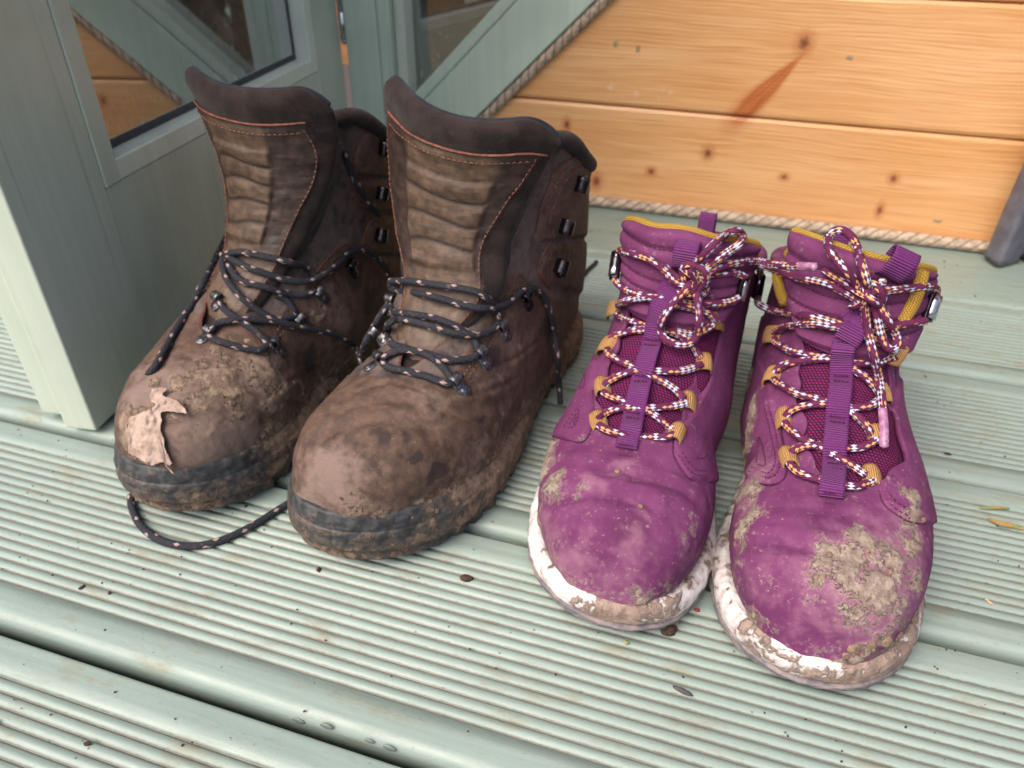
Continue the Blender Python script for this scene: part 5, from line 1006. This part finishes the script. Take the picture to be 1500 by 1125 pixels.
DPR = dict(seams=[[(1094, 700), (1120, 710), (1143, 706), (1152, 690), (1149, 660), (1137, 602)], [(1287, 718), (1297, 742), (1328, 763), (1354, 768)]], ylines=[[(1141, 378, .001), (1139, 398, .0022), (1142, 422, .0022), (1150, 444, .001)], [(1351, 398, .001), (1347, 418, .0022), (1338, 444, .0022), (1322, 470, .001)]], label='rightmost purple walking boot with thick dried mud caked over its toe',
  widen=.0025, tabloop=[(1300, 404, .0128, .35)],
  tongue=[(.001, .136, .103, .030, 0), (.001, .141, .109, .033, 0), (.000, .147, .119, .038, 0), (-.002, .151, .133, .040, .02), (-.003, .152, .1530, .041, .06)],
  top=lambda u: -.006*np.abs(u)**3-.006*u, quilt=[.34, .52, .70, .87], qs=.04, heelz=.0135,
  overlay=[([(1000, 690), (1084, 692), (1120, 708), (1142, 705), (1152, 690), (1148, 660), (1136, 600), (1130, 560), (1113, 524), (1122, 470), (1106, 420), (1000, 420)], .0018), ([(1286, 716), (1292, 735), (1330, 762), (1358, 768), (1420, 760), (1420, 400), (1352, 470), (1322, 530), (1306, 600), (1294, 660)], .0020)],
  crease=[([(1080, 800), (1150, 795), (1220, 810), (1300, 830)], .0017, .003), ([(1090, 745), (1150, 742), (1220, 750), (1280, 770)], .0009, .003)],
  mud=[(1250, 840, .016, .95), (1290, 870, .018, .85), (1220, 820, .012, .9), (1310, 820, .014, .85), (1335, 760, .010, .95), (1330, 730, .007, .95), (1340, 800, .010, .85), (1270, 800, .010, .9), (1200, 850, .009, .75), (1320, 900, .012, .7), (1290, 930, .010, .7), (1250, 900, .012, .6), (1345, 850, .010, .7), (1100, 640, .011, 1.2), (1094, 680, .013, 1.2), (1092, 720, .012, 1.1), (1090, 760, .011, .95), (1104, 600, .010, 1.1), (1102, 560, .009, .95), (1085, 790, .008, .7), (1108, 640, .005, .8), (1085, 820, .006, .6), (1120, 860, .006, .5), (1100, 905, .008, .5), (1180, 850, .006, .5), (1290, 945, .008, .95), (1265, 953, .006, .9), (1315, 935, .006, .9), (1345, 705, .004, .6), (1340, 690, .004, .5)],
  dust=[(1270, 860, .045, 1.), (1100, 700, .025, .9), (1330, 800, .03, .8), (1270, 870, .03, .8), (1110, 850, .02, .6), (1200, 920, .03, .5), (1080, 750, .02, .6), (1230, 770, .012, .3)],
  wet=[(1200, 770, .02, .7), (1250, 780, .02, .6), (1150, 850, .012, .5)],
  solemud=.45, smx=.030, bump=lambda O: .0016*np.exp(-((O[:, 0]+.024)/.006)**2)*(O[:, 1] < .05)+.0014*np.exp(-((O[:, 0]-.034)/.006)**2)*(O[:, 1] < .05),
  web=[(1217, 728, .0010), (1219, 712, .0048), (1221, 694, .0048), (1222, 676, .0012), (1223, 654, .0050), (1225, 632, .0048), (1226, 616, .0012), (1228, 592, .0052), (1231, 570, .0048), (1232, 556, .0014), (1233, 530, .0052), (1235, 512, .0045), (1237, 500, .0014), (1240, 492, .003)],
  tabs=[([(1240, 500, .0040), (1248, 488, .0060), (1256, 474, .0060), (1252, 460, .0030), (1246, 452, .001)], .0125)],
  loops=[(1122, 494, 1142, 490, .0100), (1122, 556, 1142, 550, .0105), (1138, 618, 1158, 612, .0110), (1144, 674, 1166, 670, .0110), (1322, 520, 1304, 518, .0095), (1300, 580, 1284, 578, .0100), (1292, 640, 1272, 640, .0105), (1288, 702, 1264, 698, .0105)],
  dhooks=[(1114, 404, 1108, 436, .85), (1370, 432, 1358, 468, .95)],
  stitch=[[(1096, 690), (1122, 700), (1138, 694), (1142, 674), (1138, 640), (1128, 600), (1120, 560)], [(1100, 684), (1122, 693), (1132, 688), (1136, 670), (1130, 640), (1121, 600), (1113, 560)], [(1108, 680), (1112, 640), (1122, 680), (1108, 680)], [(1104, 620), (1098, 590), (1110, 604)], [(1098, 520), (1104, 496), (1112, 512)], [(1296, 728), (1312, 745), (1336, 758)], [(1300, 722), (1316, 738), (1340, 750)], [(1306, 700), (1316, 668), (1324, 700)]],
  laces=[([(1156, 676, .0030), (1160, 684, .003), (1172, 694, .0028), (1198, 702, .0028), (1225, 709, .0028), (1250, 713, .0028), (1272, 708, .003), (1280, 703, .0030)], .0021),
         ([(1156, 668, .0030), (1168, 656, .003), (1200, 652, .0028), (1225, 655, .0026), (1255, 656, .0032), (1275, 650, .003), (1284, 643, .0030)], .0021),
         ([(1150, 618, .0030), (1154, 626, .003), (1172, 641, .0030), (1200, 655, .0022), (1225, 668, .0026), (1245, 680, .003), (1268, 696, .0030)], .0021),
         ([(1150, 610, .0030), (1165, 598, .003), (1198, 592, .0030), (1225, 594, .0026), (1250, 597, .0034), (1276, 594, .003), (1292, 582, .0030)], .0021),
         ([(1134, 556, .0030), (1140, 562, .003), (1166, 576, .0030), (1198, 585, .0024), (1225, 592, .0024), (1250, 606, .0030), (1268, 622, .003), (1276, 636, .0030)], .0021),
         ([(1134, 548, .0030), (1145, 536, .003), (1178, 528, .0030), (1210, 526, .0028), (1250, 532, .0034), (1290, 531, .003), (1312, 522, .0030)], .0021),
         ([(1134, 496, .0030), (1138, 504, .003), (1164, 516, .0030), (1200, 523, .0026), (1230, 530, .0024), (1256, 545, .0030), (1278, 562, .003), (1288, 576, .0030)], .0021),
         ([(1134, 488, .0030), (1150, 479, .003), (1190, 475, .0030), (1230, 480, .0035), (1270, 484, .003), (1300, 478, .003), (1330, 474, .0035), (1356, 470, .0050)], .0021),
         ([(1111, 436, .0055), (1112, 446, .004), (1140, 457, .0030), (1185, 463, .0030), (1225, 474, .0030), (1260, 488, .0030), (1300, 508, .003), (1312, 516, .003)], .0021),
         ([(1113, 406, .0058), (1116, 388, .0050), (1135, 396, .0035), (1158, 404, .0032), (1210, 416, .0035), (1238, 428, .005), (1258, 440, .0060)], .0021),
         ([(1206, 396, .003), (1218, 404, .0045), (1240, 418, .0070), (1262, 436, .0085)], .0019),
         ([(1368, 438, .0058), (1372, 424, .0050), (1355, 420, .0035), (1334, 422, .0035), (1306, 425, .0045), (1284, 430, .0070)], .0021),
         ([(1256, 430, .0080), (1262, 418, .011), (1278, 416, .012), (1290, 426, .012), (1292, 440, .010), (1280, 450, .009), (1264, 448, .009), (1254, 438, .008)], .0022),
         ([(1250, 424, .0080), (1262, 432, .012), (1278, 440, .013), (1292, 452, .009)], .0021), ([(1246, 448, .006), (1258, 446, .010), (1274, 434, .013), (1286, 420, .011), (1294, 412, .008)], .0021), ([(1268, 420, .013), (1270, 436, .014), (1262, 450, .010)], .0021),
         ([(1262, 430, .0100), (1254, 414, .011), (1240, 398, .011), (1226, 382, .010), (1215, 366, .010), (1213, 350, .010), (1222, 338, .010), (1236, 338, .010), (1248, 348, .010), (1256, 364, .011), (1261, 384, .011), (1268, 408, .011), (1272, 426, .010)], .0022),
         ([(1278, 436, .0100), (1287, 448, .011), (1300, 468, .009), (1312, 488, .008), (1315, 504, .008), (1306, 512, .008), (1296, 504, .008), (1290, 486, .009), (1285, 462, .010), (1280, 446, .010)], .0022),
         ([(1266, 440, .0090), (1268, 462, .010), (1272, 488, .0085), (1280, 520, .0075), (1288, 556, .0065), (1292, 590, .0060), (1294, 612, .006)], .0021)],
  aglets=[[(1293, 600, .0058), (1295, 630, .0056), (1295, 654, .005)]])
# ------------------------------------------------------------------ build the four boots
import time
BR = brown_boot((-.165, .2250, 0), 8, False, DBR)
BL = brown_boot((-.290, .2270, 0), 5, True, DBL)
PL = purple_boot((-.031, .2280, 0), 4.5, True, DPL)
PR = purple_boot((.0795, .2245, 0), -1.2, False, DPR)
# far end of the brown boot's lace lying on the boards behind it
P = spline([at_z(846, 412, .004), at_z(852, 404, .0025), at_z(858, 398, .0025), at_z(874, 383, .0025)], 30); r = np.r_[np.full(14, .0026), np.full(16, .0018)]
V, F, uv = tubeV(np.array([BR.loc(p) for p in P]), r, 8); mesh('aglet', V, F, MAT['suede'], BR.root)
# ------------------------------------------------------------------ dead leaf on the left brown boot
LP = [(130+x/2.813, 450+y/2.813) for x, y in [(262, 335), (300, 328), (326, 334), (318, 348), (298, 364), (335, 370), (368, 384), (396, 412), (411, 440), (372, 436), (335, 430), (300, 434), (303, 470), (296, 505), (312, 540), (316, 580), (330, 610), (346, 642), (336, 656), (305, 640), (262, 655), (205, 625), (162, 600), (165, 560), (153, 520), (150, 490), (165, 455), (202, 440), (240, 425), (280, 402), (258, 392), (250, 365)]]
xs = np.linspace(182, 278, 84); ys = np.linspace(564, 686, 104); XY = np.stack(np.meshgrid(xs, ys), -1); XY = XY+.9*np.stack([vnoise(np.dstack([XY, 0*XY[..., :1]]), .25), vnoise(np.dstack([XY, 0*XY[..., :1]]), .25, 5)], -1)
ins = inpoly(XY, LP); dd = polydist(XY, LP); idx = -np.ones(ins.shape, int); V = []; uvl = []
for i in range(ins.shape[0]):
    for j in range(ins.shape[1]):
        if ins[i, j] or dd[i, j] < .9:
            x, y = XY[i, j]; vein = .00045*abs(((x-y*.45) % 13)/13-.5)*2+.0007*math.exp(-((x-222-(y-610)*.25)/3.)**2); curl = .0012*math.exp(-(dd[i, j]/5.)**2)*(1.2 if x > 235 and y < 620 else .5)
            p, n = BL.on(x, y, .0016+vein+curl); idx[i, j] = len(V); V.append(p)
F = []
for i in range(ins.shape[0]-1):
    for j in range(ins.shape[1]-1):
        q = (idx[i, j], idx[i, j+1], idx[i+1, j+1], idx[i+1, j])
        if min(q) >= 0: F.append(q)
V = np.array(V)
for _ in range(3):
    A = V.copy(); c = np.ones(len(V))
    for f in F:
        for a, b_ in zip(f, f[1:]+f[:1]): A[a] += V[b_]; c[a] += 1
    V = A/c[:, None]
V = np.array([BL.M @ Vector(p) for p in V]); o0 = V.mean(0)
tl = NT('dead_leaf', .8, .25); tl.col(tl.mix(tl.rng(tl.noise(190., 5, rough=.6), .4, .66), lin(170, 150, 140), lin(140, 120, 110))); tl.bump(tl.noise(700., 4), .0006, .7); tl.bump(tl.noise(120., 3), .0015, .4)
leaf = mesh('dead_leaf', V-o0, F, tl.m); leaf.location = o0; m_ = leaf.modifiers.new('solid', 'SOLIDIFY'); m_.thickness = .0004
tag(leaf, 'torn pale brown dead leaf stuck to the toe of the left brown boot', 'leaf')
pts = [BL.M @ Vector(BL.on(x, y, l)[0]) for x, y, l in ((222, 610, .0026), (236, 650, .0026), (243, 680, .0022), (249, 688, .0020), (254, 694, .003))]
v, f, _ = tubeV(spline([tuple(p) for p in pts], 30)-o0, .0004, 6); mesh('stem', v, f, tl.m, leaf)
# ------------------------------------------------------------------ crumbs and bits on the boards
rnd = random.Random(3)
def lump(name, px, py, sx, sy, sz, rz, mat, label, cat, group=None, z=0.):
    p = at_z(px, py, z); n = 14; th = np.linspace(0, pi, n); ph = np.linspace(0, 2*pi, 20, endpoint=False); G = np.array([[(sin(a)*cos(b_), sin(a)*sin(b_), cos(a)) for b_ in ph] for a in th])
    k = 1+.45*fbm(G*.01+px*.01, 150., 4, g=.65); G = G*k[..., None]*np.array((sx, sy, sz)); G[..., 2] = np.maximum(G[..., 2], -sz*.35)+sz*.35
    o = mesh(name, G.reshape(-1, 3), gridF(n, 20, True), mat); o.location = p; o.rotation_euler[2] = rz; tag(o, label, cat, group); return o
gc = 'crumbs and bits lying on the deck'
lump('soil_crumb', 683, 848, .0036, .0022, .0016, .2, MAT['crumb'], 'dark soil crumb on the grooved deck below the gap between brown and purple boots', 'crumb', gc)
lump('soil_crumb', 980, 925, .0040, .0034, .0026, .5, MAT['crumb'], 'dark lump of soil at the toe of the left purple boot', 'crumb', gc)
lump('soil_crumb', 467, 835, .0012, .0018, .0010, .4, MAT['crumb'], 'small brown crumb on the deck below the toe of the middle brown boot', 'crumb', gc)
lump('seed', 120, 861, .0009, .0018, .0008, -.4, MAT['crumb'], 'tiny dark seed on the deck at the lower left', 'seed', gc)
lump('soil_crumb', 1000, 1013, .0044, .0013, .0009, -.25, MAT['carpet'], 'flat grey flake on the grooves below the toes of the purple boots', 'flake', gc)
lump('petal_scrap', 1021, 894, .0016, .0012, .0008, .4, mat_plain('red_scrap', lin(170, 50, 70), lin(120, 40, 50), .6), 'tiny red scrap on the deck between the two purple boots', 'scrap', gc)
lump('bud_scale', 918, 942, .0013, .0010, .0008, .2, mat_plain('olive_scrap', lin(150, 150, 90), lin(110, 100, 60), .6), 'tiny olive bud scale on the deck below the left purple boot', 'scrap', gc)
lump('soil_crumb', 128, 1090, .0016, .0010, .0008, .2, MAT['crumb'], 'small dark crumb on the front board at the bottom left', 'crumb', gc)
lump('seed', 1388, 665, .0024, .0009, .0007, -.2, MAT['crumb'], 'small black seed on the deck right of the mud caked purple boot', 'seed', gc)
def blade(name, pts, w, mat, label, cat):
    P = spline([tuple(at_z(x, y, z)) for x, y, z in pts], 24); ww = w*np.sin(np.linspace(.12, pi-.08, 24))**.6; T_, N_, B_ = frames(P); W = np.cross(T_, (0, 0, 1.)); W /= np.linalg.norm(W, axis=1, keepdims=True)
    q = np.linspace(-1, 1, 5); G = P[:, None]+W[:, None]*(ww[:, None, None]*q[None, :, None]); G[..., 2] += .0006*np.abs(q)[None]; V, F = thick(G, .0003); o0 = P[0]; o = mesh(name, V-o0, F, mat); o.location = o0; tag(o, label, cat); return o
tb = NT('yellow_green_blade', .6, .3); tb.col(tb.mix(tb.rng(tb.noise(150., 3), .45, .55), lin(118, 130, 76), lin(160, 132, 84)))
blade('leaf_blade', [(1436, 745, .001), (1456, 744, .002), (1478, 745, .001)], .0011, tb.m, 'thin yellow green leaf blade on the deck, the upper of two at the right', 'leaf')
blade('leaf_blade', [(1447, 760, .001), (1465, 767, .0025), (1480, 770, .0015), (1502, 776, .001)], .0020, tb.m, 'yellow green leaf blade with orange patch, the lower of two at the right', 'leaf')
ts = NT('straw', .7, .3); ts.col(lin(196, 160, 128)); blade('straw_splinter', [(1443, 878, .0006), (1454, 886, .0008)], .0004, ts.m, 'pale straw splinter on the deck near the right edge', 'splinter')
twd = NT('water', .12, .5); twd.col(lin(112, 124, 120))
for (x_, y_, s_), w_ in zip(((437, 1056, .0022), (478, 1064, .0022), (541, 1086, .0016), (570, 1096, .0022)), ('leftmost of the four', 'second from the left of the four', 'third from the left of the four', 'rightmost of the four')):
    p = at_y(x_, y_, .1484); th = np.linspace(0, pi, 12); ph = np.linspace(0, 2*pi, 20, endpoint=False); G = np.array([[(sin(a)*cos(c)*s_*1.5, sin(a)*sin(c)*s_*.22, cos(a)*s_*.8) for c in ph] for a in th])
    o = mesh('water_drop', G.reshape(-1, 3), gridF(12, 20, True), twd.m); o.location = p; tag(o, w_+' water drops on the front edge of the board', 'water drop', 'water drops on the front edge of the board')
# fine grit everywhere, one object
V = []; F = []
for _ in range(900):
    x = rnd.uniform(-.5, .32); y = rnd.uniform(.06, .78); s = rnd.uniform(.00018, .00055)*(1 if rnd.random() < .93 else 1.8); yy = (y-.1478) % .1343
    if yy > .127: continue
    box(V, F, (x, y, s*.3), (s*2, s*1.3, s), np.array(Matrix.Rotation(rnd.uniform(0, 3.1), 3, 'Z')))
tag(mesh('grit', V, F, MAT['crumb'], smooth=False), kind='stuff')
# mud lumps stuck on the boots
def clod(b, px, py, s, k, sd=0):
    b.missed = False; p, n = b.on(px, py, -s*.2)
    if b.missed: return
    th = np.linspace(0, pi, 12); ph = np.linspace(0, 2*pi, 16, endpoint=False); G = np.array([[(sin(a)*cos(c), sin(a)*sin(c), cos(a)*.4) for c in ph] for a in th])
    G = G*(1+.5*fbm(G*.01+px*.013, 170., 4, g=.7))[..., None]*s; q = Vector(n).to_track_quat('Z', 'Y').to_matrix(); G = G @ np.array(q).T+p
    mesh('mud_lump', G.reshape(-1, 3), gridF(12, 16, True), MAT[k], b.root)
for (x, y, s) in ((372, 548, .0030), (350, 572, .0026), (392, 560, .0024), (330, 555, .002), (412, 575, .0018), (362, 500, .0022), (300, 598, .0018), (340, 590, .002), (430, 560, .0014), (384, 590, .0016)): clod(BL, x, y, s, 'mudlump')
for (x, y, s) in ((1250, 950, .0032), (1275, 948, .0034), (1298, 940, .0028), (1318, 930, .0018), (1240, 960, .002), (1336, 765, .0018), (1352, 762, .0016), (1215, 812, .0014), (1270, 806, .0014), (1305, 838, .0014), (1196, 846, .0013)): clod(PR, x, y, s, 'mudlump')
for (x, y, s) in ((790, 640, .0020), (797, 634, .0016), (783, 650, .0012), (905, 690, .0014), (820, 667, .0012), (938, 742, .0012), (880, 660, .0008)): clod(PL, x, y, s, 'mudlump')
for (x, y, s) in ((692, 707, .0016), (604, 758, .0014), (640, 748, .0016), (670, 738, .0014), (745, 640, .0016), (738, 655, .0013), (715, 700, .0012), (730, 690, .0013)): clod(BR, x, y, s, 'mudlump')
